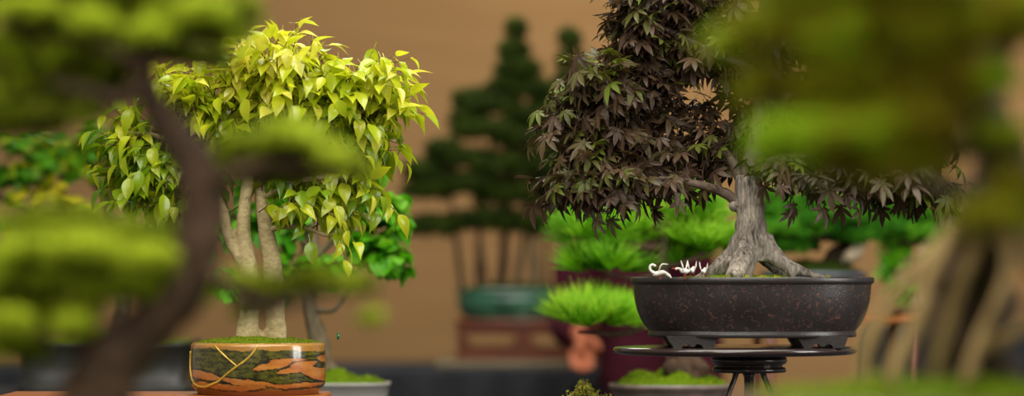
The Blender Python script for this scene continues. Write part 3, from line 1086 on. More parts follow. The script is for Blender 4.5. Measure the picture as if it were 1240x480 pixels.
# ------------------------------------------------------------------ accent plant at the lower edge
YA = 5.25
ca = P(707, 500, YA)
acc = thing('accent_plant', 'tiny yellow-green accent plant with curly sprays beside the round stand', 'plant', (ca.x, YA, TF))
mb = MB()
oval_lathe(mb, ca, [(.5, TF), (.7, TF), (.75, TF + .01), (1, TF + .07), (1.04, ca.z - .03), (1.04, ca.z - .022), (.95, ca.z - .022), (.9, ca.z - .03), (.2, ca.z - .03)], .05, .05, 40)
mb.build('pot', M_CLAY, acc)
mb = MB(); sc = Scatter(MOSSY)
for i in range(130):
    a = random.uniform(0, 2 * PI)
    rr = random.uniform(0, .045)
    b = np.array([ca.x + rr * .5 * math.cos(a), YA + rr * .5 * math.sin(a), ca.z - .03])
    tipx = np.array(P(random.gauss(706, 13), 0, YA))[0]
    ztop = P(0, 458 + abs(tipx - P(706, 0, YA).x) / S(1, YA) * .9 + random.uniform(0, 16), YA).z
    tip = np.array([tipx, YA + random.uniform(-.03, .03), ztop])
    tube(mb, [b, (b + tip) / 2 + rdir() * .006, tip], [.0012, .001, .0006], 5, 4)
    for k in range(12):
        q = b + (tip - b) * random.uniform(.35, 1) + rdir() * .002
        sc.put(q, rdir() + np.array([0, 0, .6]), rdir(), S(random.uniform(3.5, 6.5), YA), random.random())
for px, py in ((733, 476), (741, 478), (728, 479)):
    tip = np.array(P(px, py, YA)); b = np.array([ca.x + .01, YA, ca.z - .03])
    tube(mb, [b, (b + tip) / 2, tip], [.0012, .001, .0006], 5, 4)
    for k in range(16): sc.put(b + (tip - b) * random.uniform(.6, 1) + rdir() * .003, rdir(), rdir(), S(5, YA), random.random())
mb.build('stems', M_TWIG, acc)
sc.build('foliage', M_ACCENT, acc)

# ------------------------------------------------------------------ pine bonsai behind the maple
YP = 6.25
def PP(px, py, dy=0): return np.array(P(px, py, YP + dy))
pc = P(812, 465, YP)
pine = thing('pine_bonsai', 'bright green long-needled pine bonsai in a grey stoneware pot behind the maple pot', 'bonsai tree', (pc.x, YP, TF))
hw = S(75, YP)
mb = MB()
oval_lathe(mb, pc, [(.3, TF), (.72, TF), (.78, TF + .01), (.93, pc.z - .025), (.97, pc.z - .012), (1, pc.z - .010), (1, pc.z), (.95, pc.z), (.93, pc.z - .01), (.2, pc.z - .01)], hw, hw * .8, 64, 2.2)
mb.build('pot', M_PINEPOT, pine)
moss_mound('moss', pine, M_MOSSB, (pc.x, YP), hw * .93, hw * .74, .035, pc.z - .006, .008, 900, 2.2, .5, 4)
mb = MB()
tube(mb, [PP(830, 462), PP(830, 440), PP(824, 415), PP(812, 380), PP(803, 345), PP(800, 318), PP(803, 295), PP(798, 275), PP(793, 262), PP(800, 245)], [S(q, YP) for q in (30, 20, 13, 11, 10, 9, 7, 6, 5, 3)], 40, 14, .35, seed=6)
sphere(mb, PP(815, 447, -.02), S(13, YP), nz=.5); sphere(mb, PP(845, 447, -.02), S(13, YP), nz=.5)
mb.build('trunk', M_BARK_FG, pine)
for i, (pts, r) in enumerate([([PP(803, 300), PP(775, 300, -.02), PP(750, 303, -.03), PP(720, 300, -.03)], [5, 4, 3.5, 2]), ([PP(808, 370), PP(780, 395, -.02), PP(745, 405, -.03), PP(700, 402, -.03)], [6, 5, 4, 2]),
          ([PP(801, 325), PP(825, 320, -.02), PP(855, 306, -.02)], [4, 3, 2]), ([PP(801, 330), PP(770, 338, -.02), PP(730, 330, -.02)], [4, 3, 2]), ([PP(795, 265), PP(820, 280, .02), PP(850, 275, .02)], [4, 3, 1.5])]):
    branch('branch', pine, M_BARK_FG, pts, [S(q, YP) for q in r], 8, .3, i)
sc = Scatter(PINE)
EP = lambda px, py, rx, ry, d=None, dy=0: ellipsoid(px, py, rx, ry, YP, d, dy)
for (px, py, rx, ry, n, tn, dy) in [(724, 392, 44, 14, 90, .6, -.04), (735, 328, 42, 10, 52, .4, 0), (715, 290, 34, 16, 44, .4, 0), (755, 290, 34, 16, 36, .5, .02), (775, 262, 22, 12, 12, .8, 0),
          (835, 268, 32, 20, 36, .45, .03), (850, 305, 34, 16, 40, .6, .02), (822, 318, 22, 14, 18, .5, .05), (835, 240, 18, 12, 14, .5, .03)]:
    tufted(sc, EP(px, py, rx, ry, S(min(rx, 38), YP) * .9, dy), n, S(46, YP), tn, 1.3, .1, .35)
sc.build('foliage', M_PINE, pine)

# ------------------------------------------------------------------ spruce forest on the brown stand
YS = 9.55
def SP(px, py, dy=0): return np.array(P(px, py, YS + dy))
zs = lambda py: P(0, py, YS).z
bz0, bz1 = TZ - .004, TZ + .018
bd = thing('display_board', 'thin pale board under the brown carved stand', 'board', (P(615, 0, YS).x, YS, bz0))
mb = MB(); box(mb, (P(622, 0, YS).x, YS - .02, (bz0 + bz1) / 2), (S(184, YS), .5, bz1 - bz0), .003); mb.build('panel', M_BOARD, bd)
mb = MB(); box(mb, (P(622, 0, YS).x, YS - .02 - .252, (bz0 + bz1) / 2), (S(184, YS), .006, bz1 - bz0), .001); mb.build('edge_strip', M_BOARD, bd)
sx0, sx1 = P(554, 0, YS).x, P(726, 0, YS).x
ztop = zs(386)
stn = thing('carved_stand', 'red-brown wooden stand with two scooped openings under the green pot', 'stand', ((sx0 + sx1) / 2, YS, bz1 + .003))
dep = .36
def panel_with_holes(y, th, name):
    cu = bpy.data.curves.new(name, 'CURVE')
    cu.dimensions = '2D'
    cu.fill_mode = 'BOTH'
    cu.extrude = th / 2
    cu.bevel_depth = .002
    def spl(pts):
        s = cu.splines.new('POLY')
        s.points.add(len(pts) - 1)
        for p, (x, z) in zip(s.points, pts): p.co = (x, z, 0, 1)
        s.use_cyclic_u = True
    zb, zt = bz1 + .003, ztop - .022
    spl([(sx0 + .006, zb), (sx1 - .006, zb), (sx1 - .006, zt), (sx0 + .006, zt)])
    for a, b in ((562, 626), (642, 706)):
        xa, xb = P(a, 0, YS).x, P(b, 0, YS).x
        h1, h0 = zs(404), zs(421)
        r = .035
        pts = [(xa, h1), (xa + .004, h1 - .01)]
        for k in range(6): pts.append((xa + r * (.1 + .9 * (1 - math.cos(k / 5 * PI / 2))), h1 - .012 - (h1 - .012 - h0) * math.sin(k / 5 * PI / 2)))
        for k in range(6): pts.append((xb - r * (.1 + .9 * (1 - math.sin(k / 5 * PI / 2))), h0 + (h1 - .012 - h0) * (1 - math.cos(k / 5 * PI / 2))))
        pts += [(xb - .004, h1 - .01), (xb, h1)]
        spl(pts)
    o = bpy.data.objects.new('tmp', cu)
    COL.objects.link(o)
    dg = bpy.context.evaluated_depsgraph_get()
    me = bpy.data.meshes.new_from_object(o.evaluated_get(dg))
    V = np.array([(v.co.x, y + v.co.z, v.co.y) for v in me.vertices])
    F = [tuple(reversed(p.vertices)) for p in me.polygons]
    bpy.data.objects.remove(o)
    return link_mesh(name, V, F, M_REDWOOD, stn, False)
panel_with_holes(YS - dep / 2 + .012, .02, 'front_panel')
panel_with_holes(YS + dep / 2 - .012, .02, 'back_panel')
for x in (sx0 + .012, sx1 - .012):
    mb = MB(); box(mb, (x, YS, (bz1 + .003 + ztop - .022) / 2), (.022, dep - .05, ztop - .025 - bz1), .002); mb.build('side_panel', M_REDWOOD, stn)
mb = MB(); box(mb, ((sx0 + sx1) / 2, YS, ztop - .011), (sx1 - sx0 + .012, dep + .012, .022), .005); mb.build('top', M_REDWOOD, stn)

sc_c = P(628, 352, YS)
forest = thing('spruce_forest_bonsai', 'dark green spruce grove bonsai in a green glazed pot on the brown stand', 'bonsai tree', (sc_c.x, YS, ztop))
hw = S(76, YS)
mb = MB()
oval_lathe(mb, sc_c, [(.4, ztop), (.86, ztop), (.88, ztop + .008), (.955, zs(376)), (.985, zs(368)), (.985, zs(360)), (.96, zs(356)), (1, zs(354)), (1, zs(350)), (.94, zs(350)), (.93, zs(354)), (.3, zs(354))], hw, .15, 64, 2.6)
mb.build('pot', M_GREENPOT, forest)
moss_mound('moss', forest, M_SPRUCE, (sc_c.x, YS), hw * .92, .135, .018, zs(352), .012, 400, 2.6, .5, 8)
for i, (bx, tx, ty, r, dy) in enumerate([(560, 540, 190, 4, -.04), (578, 583, 110, 4, .05), (605, 622, 30, 7, 0), (624, 650, 130, 5, .06), (647, 645, 150, 6, -.03), (675, 690, 45, 6, .02), (694, 705, 130, 4, -.02), (590, 565, 150, 3.5, .02), (660, 665, 120, 3.5, .06)]):
    m_ = [M_BARK_DK, M_BARK_DK, M_BARK_DK, M_BARK_GR, M_BARK_GR, M_BARK_PL, M_BARK_GR, M_BARK_DK, M_BARK_DK][i]
    branch('trunk', forest, m_, [SP(bx, 352, dy), SP((bx * 2 + tx) / 3, 300, dy), SP((bx + tx * 2) / 3, (300 + ty) / 2, dy), SP(tx, ty + 6, dy)], [S(q, YS) for q in (r, r * .8, r * .55, r * .15)], 8, .2, i * 3)
sc = Scatter(SPRUCE)
ES = lambda px, py, rx, ry, d=None, dy=0: ellipsoid(px, py, rx, ry, YS, d, dy)
for (px, py, rx, ry, n, dy) in [(625, 38, 6, 12, 22, 0), (623, 62, 13, 12, 40, 0), (627, 86, 24, 13, 70, 0), (612, 106, 20, 9, 40, 0), (642, 112, 30, 12, 70, 0), (600, 130, 30, 10, 60, 0), (648, 142, 36, 13, 80, 0), (573, 122, 24, 11, 50, .05), (566, 144, 20, 8, 30, .03),
          (592, 160, 44, 11, 100, 0), (645, 172, 50, 14, 100, 0), (535, 182, 22, 9, 36, -.04), (565, 196, 46, 12, 90, 0), (635, 205, 60, 18, 150, 0), (513, 208, 22, 11, 40, -.04), (555, 226, 56, 14, 120, 0), (640, 238, 66, 18, 150, 0), (515, 234, 24, 11, 36, -.04), (524, 276, 32, 11, 60, -.04), (596, 270, 60, 14, 110, 0), (665, 275, 40, 14, 80, 0),
          (668, 125, 24, 16, 50, .0), (672, 160, 26, 16, 50, .0), (675, 225, 30, 18, 50, 0), (690, 50, 8, 12, 24, .02), (690, 75, 12, 13, 36, .02), (688, 105, 18, 15, 50, .02), (688, 140, 26, 16, 60, .02), (692, 190, 30, 22, 80, .02), (700, 245, 30, 22, 70, 0), (745, 130, 10, 8, 10, .3)][:-1]:
    tufted(sc, ES(px, py, rx, ry, max(.04, S(min(rx, 55), YS) * .75), dy), int(n * 3), S(15, YS), .5, .3, .15, .4)
sc.build('foliage', M_SPRUCE, forest)

# ------------------------------------------------------------------ round-leaved tree behind the ficus
YE = 6.3
def EPt(px, py, dy=0): return np.array(P(px, py, YE + dy))
ec = P(405, 463, YE)
elm = thing('round_leaved_bonsai', 'green round-leaved bonsai in a pale grey pot behind the flamed pot', 'bonsai tree', (ec.x, YE, TF))
hw = S(68, YE)
mb = MB()
oval_lathe(mb, ec, [(.3, TF), (.78, TF), (.83, TF + .01), (.95, ec.z - .03), (.975, ec.z - .008), (1, ec.z - .006), (1, ec.z), (.96, ec.z), (.94, ec.z - .008), (.2, ec.z - .008)], hw, hw * .75, 64, 3.0)
mb.build('pot', M_GREYPOT, elm)
moss_mound('moss', elm, M_MOSSB, (ec.x, YE), hw * .93, hw * .7, .03, ec.z - .005, .008, 700, 2.6, .5, 2)
mb = MB()
tube(mb, [EPt(392, 462), EPt(388, 440), EPt(384, 410), EPt(376, 375), EPt(372, 340), EPt(380, 300), EPt(375, 260)], [S(q, YE) for q in (24, 15, 11, 9, 8, 7, 5)], 28, 12, .35, seed=4)
tube(mb, [EPt(392, 445), EPt(405, 455), EPt(412, 466)], [S(q, YE) for q in (12, 9, 6)], 8, 10, .35)
mb.build('trunk', M_BARK_GR, elm)
for i, (pts, r) in enumerate([([EPt(377, 375), EPt(405, 375, -.02), EPt(425, 345, -.03), EPt(440, 325, -.03), EPt(462, 310, -.03)], [4, 3, 2.5, 2.2, 1.4]), ([EPt(374, 320), EPt(410, 285), EPt(445, 260), EPt(475, 245)], [5, 4, 2.5, 1.4]), ([EPt(376, 300), EPt(340, 270), EPt(300, 255)], [4, 3, 1.5]), ([EPt(378, 300), EPt(360, 250), EPt(350, 220)], [4, 3, 1.5])]):
    branch('branch', elm, M_BARK_GR, pts, [S(q, YE) for q in r], 8, .3, i * 5)
sc = Scatter(ROUND); tw = MB()
for (px, py, rx, ry, n, tn, dy) in [(465, 250, 30, 22, 22, .55, 0), (480, 270, 16, 18, 9, .5, 0), (470, 312, 24, 26, 20, .5, -.03), (440, 290, 30, 34, 20, .42, 0), (400, 320, 36, 26, 10, .4, 0), (345, 265, 44, 36, 30, .45, .03), (290, 265, 40, 36, 22, .5, .03), (240, 285, 26, 30, 10, .5, .03), (430, 235, 34, 24, 20, .45, 0), (270, 340, 22, 22, 8, .6, .0), (345, 330, 30, 26, 10, .4, .02), (330, 210, 60, 40, 30, .35, .04), (470, 210, 16, 14, 5, .5, 0)]:
    leafy(sc, tw, ellipsoid(px, py, rx, ry, YE, S(min(rx, 40), YE), dy), n, 5, S(19, YE), tn, .5, None, .001, .25, .3)
sc.build('foliage', M_ELM, elm, tw, M_TWIG)

# ------------------------------------------------------------------ far left tree in the dark rectangular pot
YL = 7.4
def LP(px, py, dy=0): return np.array(P(px, py, YL + dy))
zl = lambda py: P(0, py, YL).z
lst = cloth_table('display_table', 'small black clothed table under the dark rectangular pot', P(-60, 0, YL).x, P(300, 0, YL).x, YL - .32, YL + .32, zl(474) )
lc = P(135, 412, YL)
left = thing('leafy_bonsai', 'leafy green and yellow bonsai with dark branches in a dark rectangular pot', 'bonsai tree', (lc.x, YL, zl(474)))
hwl = S(104, YL)
mb = MB()
oval_lathe(mb, lc, [(.3, zl(474)), (.99, zl(474)), (1.0, zl(472)), (1.0, zl(464)), (.985, zl(463)), (.955, zl(461)), (.965, zl(440)), (.975, zl(419)), (1, zl(417)), (1, zl(412)), (.96, zl(412)), (.95, zl(416)), (.2, zl(416))], hwl, .17, 96, 9)
mb.build('pot', M_RECTPOT, left)
moss_mound('moss', left, M_MOSS, (lc.x, YL), hwl * .93, .15, .012, zl(414), .01, 500, 8, .5, 5)
mb = MB()
tube(mb, [LP(148, 414), LP(150, 370), LP(146, 320), LP(140, 290), LP(130, 255), LP(136, 220), LP(120, 190)], [S(q, YL) for q in (14, 11, 9, 8, 7, 5, 3)], 28, 12, .3, seed=3)
mb.build('trunk', M_BARK_DK, left)
for i, (pts, r) in enumerate([([LP(141, 295), LP(110, 285, -.02), LP(70, 272, -.03), LP(40, 262, -.03), LP(15, 246, -.03), LP(-15, 232, -.03)], [6, 5, 5, 5, 5, 4]), ([LP(45, 264, -.03), LP(48, 240, -.02), LP(44, 205), LP(55, 180)], [5, 5, 4, 2]), ([LP(75, 273, -.02), LP(78, 240), LP(74, 215), LP(85, 190)], [4, 3.5, 3, 2]), ([LP(135, 265), LP(150, 270, .03), LP(170, 250, .03), LP(190, 230, .03)], [4, 3, 3, 2]), ([LP(136, 250), LP(110, 220), LP(95, 200)], [4, 3, 2])]):
    branch('branch', left, M_BARK_DK, pts, [S(q, YL) for q in r], 8, .3, i * 4)
sc = Scatter(ROUND); tw = MB()
for (px, py, rx, ry, n, tn, dy) in [(20, 210, 34, 18, 26, .45, 0), (60, 190, 40, 24, 30, .5, 0), (100, 200, 34, 26, 22, .55, 0), (30, 170, 50, 24, 24, .45, 0), (90, 250, 26, 18, 9, .82, -.03), (65, 232, 20, 14, 8, .85, -.03), (20, 235, 16, 10, 5, .8, -.03), (120, 170, 40, 26, 22, .5, 0), (60, 300, 60, 18, 14, .55, 0), (110, 290, 40, 18, 10, .6, 0), (190, 230, 40, 30, 16, .5, .04), (180, 285, 30, 20, 8, .55, 0), (8, 270, 12, 10, 3, .6, 0), (200, 180, 50, 30, 16, .5, .03)]:
    leafy(sc, tw, ellipsoid(px, py, rx, ry, YL, S(min(rx, 40), YL), dy), n, 5, S(16, YL), tn, .5, None, .001, .25, .25)
sc.build('foliage', M_BACKLEAF, left, tw, M_BARK_DK)

# ------------------------------------------------------------------ right background: juniper on a stand, shrub beyond
YJ = 7.3
def JP(px, py, dy=0): return np.array(P(px, py, YJ + dy))
zj = lambda py: P(0, py, YJ).z
jst = thing('slab_stand', 'thin orange wooden stand behind the rim of the maple pot', 'stand', (P(1020, 0, YJ).x, YJ, 0))
mb = MB(); box(mb, (P(1020, 0, YJ).x, YJ, zj(386.5)), (S(236, YJ), .46, S(7, YJ)), .004); mb.build('top', M_SLAB, jst)
for sx in (925, 1094):
    for sy in (-1, 1):
        mb = MB(); box(mb, (P(sx, 0, YJ).x, YJ + sy * .2, zj(390) / 2), (.022, .022, zj(390)), .004); mb.build('leg', M_REDWOOD, jst)
jc = P(985, 328, YJ)
jun = thing('juniper_bonsai', 'green juniper bonsai with a twisted trunk in a dark pot behind the maple roots', 'bonsai tree', (jc.x, YJ, zj(383)))
hw = S(64, YJ)
mb = MB()
oval_lathe(mb, jc, [(.3, zj(383)), (.8, zj(383)), (.84, zj(380)), (.93, zj(355)), (.97, zj(336)), (1, zj(335)), (1, zj(329)), (.95, zj(329)), (.93, zj(333)), (.2, zj(333))], hw, .15, 64, 2.4)
mb.build('pot', M_BLUEPOT, jun)
moss_mound('moss', jun, M_SPRUCE, (jc.x, YJ), hw * .92, .135, .028, zj(331), .01, 500, 2.4, .5, 7)
mb = MB()
tube(mb, [JP(1000, 330), JP(1010, 312), JP(1030, 300), JP(1020, 285), JP(995, 282), JP(985, 268), JP(1005, 258), JP(1040, 258)], [S(q, YJ) for q in (14, 12, 11, 10, 9, 8, 6, 4)], 40, 12, .4, seed=5)
mb.build('trunk', M_BARK_DK, jun)
mb = MB(); tube(mb, [JP(1022, 318, -.06), JP(1032, 310, -.08), JP(1040, 300, -.08), JP(1046, 292, -.07)], [S(q, YJ) for q in (5, 9, 8, 3)], 16, 10, .4, seed=8)
mb.build('deadwood', M_BARK_PL, jun)
sc = Scatter(SPRIG); tw = MB()
for (px, py, rx, ry, n, tn, dy) in [(955, 262, 34, 24, 150, .5, 0), (1000, 256, 44, 22, 160, .55, 0), (1050, 258, 44, 24, 170, .5, 0), (942, 285, 26, 20, 90, .4, 0), (972, 298, 20, 16, 60, .4, 0), (1095, 268, 40, 26, 160, .65, -.02), (1000, 284, 34, 14, 70, .15, .05), (1075, 245, 44, 22, 120, .55, 0), (1035, 284, 34, 10, 40, .1, .05), (930, 245, 30, 16, 60, .5, 0), (948, 284, 26, 16, 90, .6, -.08), (995, 284, 24, 12, 70, .6, -.08), (1055, 286, 30, 16, 100, .65, -.08), (1105, 290, 30, 18, 110, .75, -.06), (1020, 268, 50, 16, 120, .6, -.08), (1000, 275, 50, 18, 90, .35, -.06), (955, 300, 24, 12, 50, .45, -.05), (1060, 278, 36, 14, 70, .5, -.06), (1120, 290, 24, 18, 60, .6, 0)]:
    tufted(sc, ellipsoid(px, py, rx, ry, YJ, S(min(rx, 40), YJ) * .8, dy), n * 3, S(12, YJ), tn, .5, .1, .25, tw, JP(1010, 275), .0015, .2)
sc.build('foliage', M_JUN, jun, tw, M_BARK_DK)
YK = 8.2
kc = P(1120, 372, YK)
zk = lambda py: P(0, py, YK).z
kst = cloth_table('display_table', 'black clothed table beyond the exposed roots', P(1065, 0, YK).x, P(1330, 0, YK).x, YK - .25, YK + .3, zk(395))
shr = thing('loose_leaved_bonsai', 'loose light green bonsai with pale stems beyond the exposed roots', 'bonsai tree', (kc.x, YK, zk(395)))
mb = MB()
oval_lathe(mb, kc, [(.3, zk(395)), (.8, zk(395)), (.85, zk(392)), (.97, zk(378)), (1, zk(376)), (1, zk(372)), (.95, zk(372)), (.93, zk(375)), (.2, zk(375))], S(44, YK), .09, 48, 2.2)
mb.build('pot', M_CLAY, shr)
mb = MB(); oval_lathe(mb, kc, [(.92, zk(375)), (.8, zk(373)), (.1, zk(371))], S(44, YK), .09, 32, 2.2); mb.build('soil', M_SOIL, shr)
for i, (a, b, r) in enumerate([(1112, 1085, 4), (1120, 1120, 5), (1128, 1150, 4), (1124, 1175, 3)]):
    branch('trunk', shr, M_BARK_PL, [np.array(P(a, 374, YK)), np.array(P((a + b) / 2 - 4, 340, YK)), np.array(P(b, 300, YK)), np.array(P(b + 6, 260, YK))], [S(q, YK) for q in (r, r * .8, r * .6, r * .3)], 8, .3, i)
sc = Scatter(ROUND); tw = MB()
for (px, py, rx, ry, n, tn) in [(1085, 320, 26, 26, 26, .6), (1095, 350, 20, 20, 12, .65), (1090, 285, 36, 22, 24, .5), (1150, 320, 30, 24, 22, .6), (1150, 270, 30, 22, 14, .45), (1120, 250, 26, 20, 12, .5), (1195, 105, 22, 22, 22, .35), (1190, 150, 26, 20, 12, .4), (1215, 170, 24, 16, 12, .55)][:6]:
    leafy(sc, tw, ellipsoid(px, py, rx, ry, YK, S(24, YK)), n, 5, S(14, YK), tn, .4, None, .001, .25, .3)
sc.build('foliage', M_ELM, shr, tw, M_BARK_PL)

# ------------------------------------------------------------------ person in maroon beyond the pine
YH = 8.75
pxm = P(768, 0, YH).x
per_root = (pxm, YH, 0.0)
def B(x, y, z): return np.array([pxm + x, YH + y, z])
mb = MB()
# torso, neck, head
tube(mb, [B(0, 0, .82), B(0, 0, .95), B(0, 0, 1.1), B(0, -.01, 1.24), B(0, 0, 1.32), B(0, 0, 1.36)], [.14, .135, .135, .15, .10, .05], 20, 20, flat=.62)
tube(mb, [B(0, .01, 1.32), B(0, .0, 1.42)], [.052, .05], 6, 14)
sphere(mb, B(0, -.01, 1.495), (.074, .092, .105), 24, 18)
sphere(mb, B(0, -.045, 1.435), (.05, .05, .045), 16, 12)
tube(mb, [B(0, -.098, 1.505), B(0, -.122, 1.473), B(0, -.098, 1.462)], [.009, .014, .012], 8, 10)
for s in (-1, 1):
    sphere(mb, B(s * .076, .005, 1.487), (.012, .02, .03), 10, 8)
    sphere(mb, B(s * .03, -.093, 1.505), (.013, .008, .008), 10, 8)
tube(mb, [B(-.024, -.092, 1.437), B(0, -.099, 1.435), B(.024, -.092, 1.437)], [.005, .009, .005], 8, 8)
def arm(s, el, wr, ht, curl):
    sh = B(s * .165, 0, 1.30); e = B(*el); w = B(*wr); h = B(*ht)
    tube(mb, [B(s * .06, 0, 1.30), sh, (sh + e) / 2, e, (e + w) / 2, w], [.06, .058, .046, .04, .038, .026], 26, 14)
    d = h - w; L = np.linalg.norm(d); d /= L
    side = np.cross(d, np.array([0, 1.0, .2])); side /= np.linalg.norm(side)
    nrm = np.cross(side, d)
    palm = w + d * .085
    tube(mb, [w, w + d * .03, palm], [.026, .036, .04], 8, 14, flat=.5)
    for k, fl_ in enumerate((.068, .078, .072, .055)):
        o = palm + side * (.028 - .0187 * k)
        p1 = o + d * fl_ * .45 - nrm * .004
        p2 = p1 + (d * .85 - nrm * curl) * fl_ * .35
        p3 = p2 + (d * .5 - nrm * curl * 1.6) * fl_ * .28
        tube(mb, [o - d * .02, o, p1, p2, p3], [.010, .0095, .009, .0082, .007], 14, 8)
    o = w + d * .03 + side * .03
    tube(mb, [w + d * .02 + side * .01, o, o + (d * .7 + side * .6 - nrm * .3) * .03, o + (d * .95 + side * .5 - nrm * .5) * .056], [.015, .013, .011, .009], 12, 8)
arm(-1, (-.205, -.01, 1.085), (-.175, -.17, 1.07), (-.165, -.23, .97), .6)
arm(1, (.215, .02, 1.03), (.235, -.02, .80), (.235, -.05, .64), .4)
for s in (-1, 1):
    tube(mb, [B(s * .08, 0, .88), B(s * .085, 0, .7), B(s * .088, -.01, .47), B(s * .09, .02, .3), B(s * .09, .02, .08)], [.095, .082, .055, .05, .036], 24, 14)
    tube(mb, [B(s * .09, .03, .05), B(s * .092, -.04, .04), B(s * .095, -.15, .028)], [.04, .04, .03], 10, 12, flat=.8)
person = remesh(link_mesh('person', np.concatenate(mb.v), mb.f, M_SKIN, None, True, origin=per_root), .0045, 3)
tag(person, 'person in a maroon top standing beyond the pine with one hand lowered', 'person')
mb = MB()
tube(mb, [B(0, 0, .80), B(0, 0, .95), B(0, 0, 1.1), B(0, -.01, 1.24), B(0, 0, 1.325), B(0, 0, 1.375)], [.165, .158, .155, .168, .12, .062], 24, 28, .06, flat=.68)
for s, e, w in ((-1, B(-.205, -.01, 1.085), B(-.176, -.168, 1.068)), (1, B(.215, .02, 1.03), B(.235, -.015, .82))):
    sh = B(s * .165, 0, 1.30)
    tube(mb, [B(s * .05, 0, 1.29), sh, (sh + e) / 2, e, (e + w) / 2, w], [.075, .074, .064, .058, .052, .042], 28, 16, .1, seed=s)
remesh(mb.build('jacket', M_JACKET, person), .006, 4)
mb = MB()
for s in (-1, 1):
    tube(mb, [B(s * .075, 0, .9), B(s * .085, 0, .7), B(s * .088, -.01, .47), B(s * .09, .02, .3), B(s * .09, .02, .09)], [.115, .1, .078, .07, .065], 24, 16, .06)
remesh(mb.build('trousers', M_TROUSER, person), .007, 3)
mb = MB()
V, F = [], []
sphere(mb, B(0, .012, 1.515), (.085, .094, .1), 24, 16)
tube(mb, [B(0, .06, 1.5), B(0, .075, 1.42), B(0, .07, 1.37)], [.07, .06, .03], 8, 14, flat=.7)
mb.build('hair', M_HAIR, person)
for s in (-1, 1):
    mb = MB(); tube(mb, [B(s * .09, .06, .05), B(s * .09, .0, .052), B(s * .093, -.09, .04), B(s * .095, -.17, .03)], [.04, .052, .046, .028], 16, 14, flat=.8); mb.build('shoe', M_SHOE, person)

# ------------------------------------------------------------------ foreground left: blurred juniper with S trunk
YF = 3.0
def FP(px, py, dy=0): return np.array(P(px, py, YF + dy))
fb = FP(105, 520)
fore = thing('curved_trunk_bonsai', 'blurred bonsai with a dark S-shaped trunk and wide leafy pads, close to the lens', 'bonsai tree', (fb[0], YF, TF))
mb = MB()
oval_lathe(mb, fb, [(.4, TF), (.8, TF), (.84, TF + .02), (.96, fb[2] - .05), (1, fb[2] - .03), (1, fb[2] - .012), (.94, fb[2] - .012), (.9, fb[2] - .03), (.2, fb[2] - .03)], .2, .15, 64, 2.4)
mb.build('pot', M_CLAY, fore)
moss_mound('moss', fore, M_MOSS, (fb[0], YF), .18, .135, .02, fb[2] - .025, .008, 500, 2.4, .4, 1)
mb = MB()
tube(mb, [FP(105, 530), FP(122, 470), FP(145, 430), FP(185, 392), FP(222, 350), FP(240, 300), FP(246, 250), FP(238, 205), FP(212, 165), FP(190, 135), FP(176, 105), FP(178, 70), FP(190, 30)], [S(q, YF) for q in (54, 43, 37, 31, 29, 30, 30, 27, 22, 19, 17, 12, 6)], 70, 18, .22, seed=2)
mb.build('trunk', M_BARK_FG, fore)
fbrs = [([(185, 115), (160, 112), (138, 124), (110, 110), (60, 100)], [12, 11, 10, 7, 4]), ([(177, 85), (130, 60), (70, 45), (10, 40)], [9, 7, 5, 3]), ([(180, 75), (220, 50), (270, 45)], [8, 6, 3]),
        ([(240, 240), (275, 215), (320, 200), (380, 205), (420, 215)], [9, 8, 7, 5, 3]), ([(238, 320), (270, 340), (310, 366), (350, 368), (420, 350)], [10, 9, 9, 7, 3]), ([(215, 358), (160, 350), (90, 340), (30, 345)], [10, 8, 6, 3]), ([(140, 435), (100, 415), (50, 405), (15, 410)], [9, 7, 5, 3]), ([(110, 110), (60, 140), (40, 160)], [6, 5, 3])]
for i, (pts, r) in enumerate(fbrs):
    branch('branch', fore, M_BARK_FG, [FP(a, b, -.02 * (j > 0) + .03 * (i % 3 - 1) * j / 4) for j, (a, b) in enumerate(pts)], [S(q, YF) for q in r], 10, .3, i * 7)
sc = Scatter(SPRIG); tw = MB()
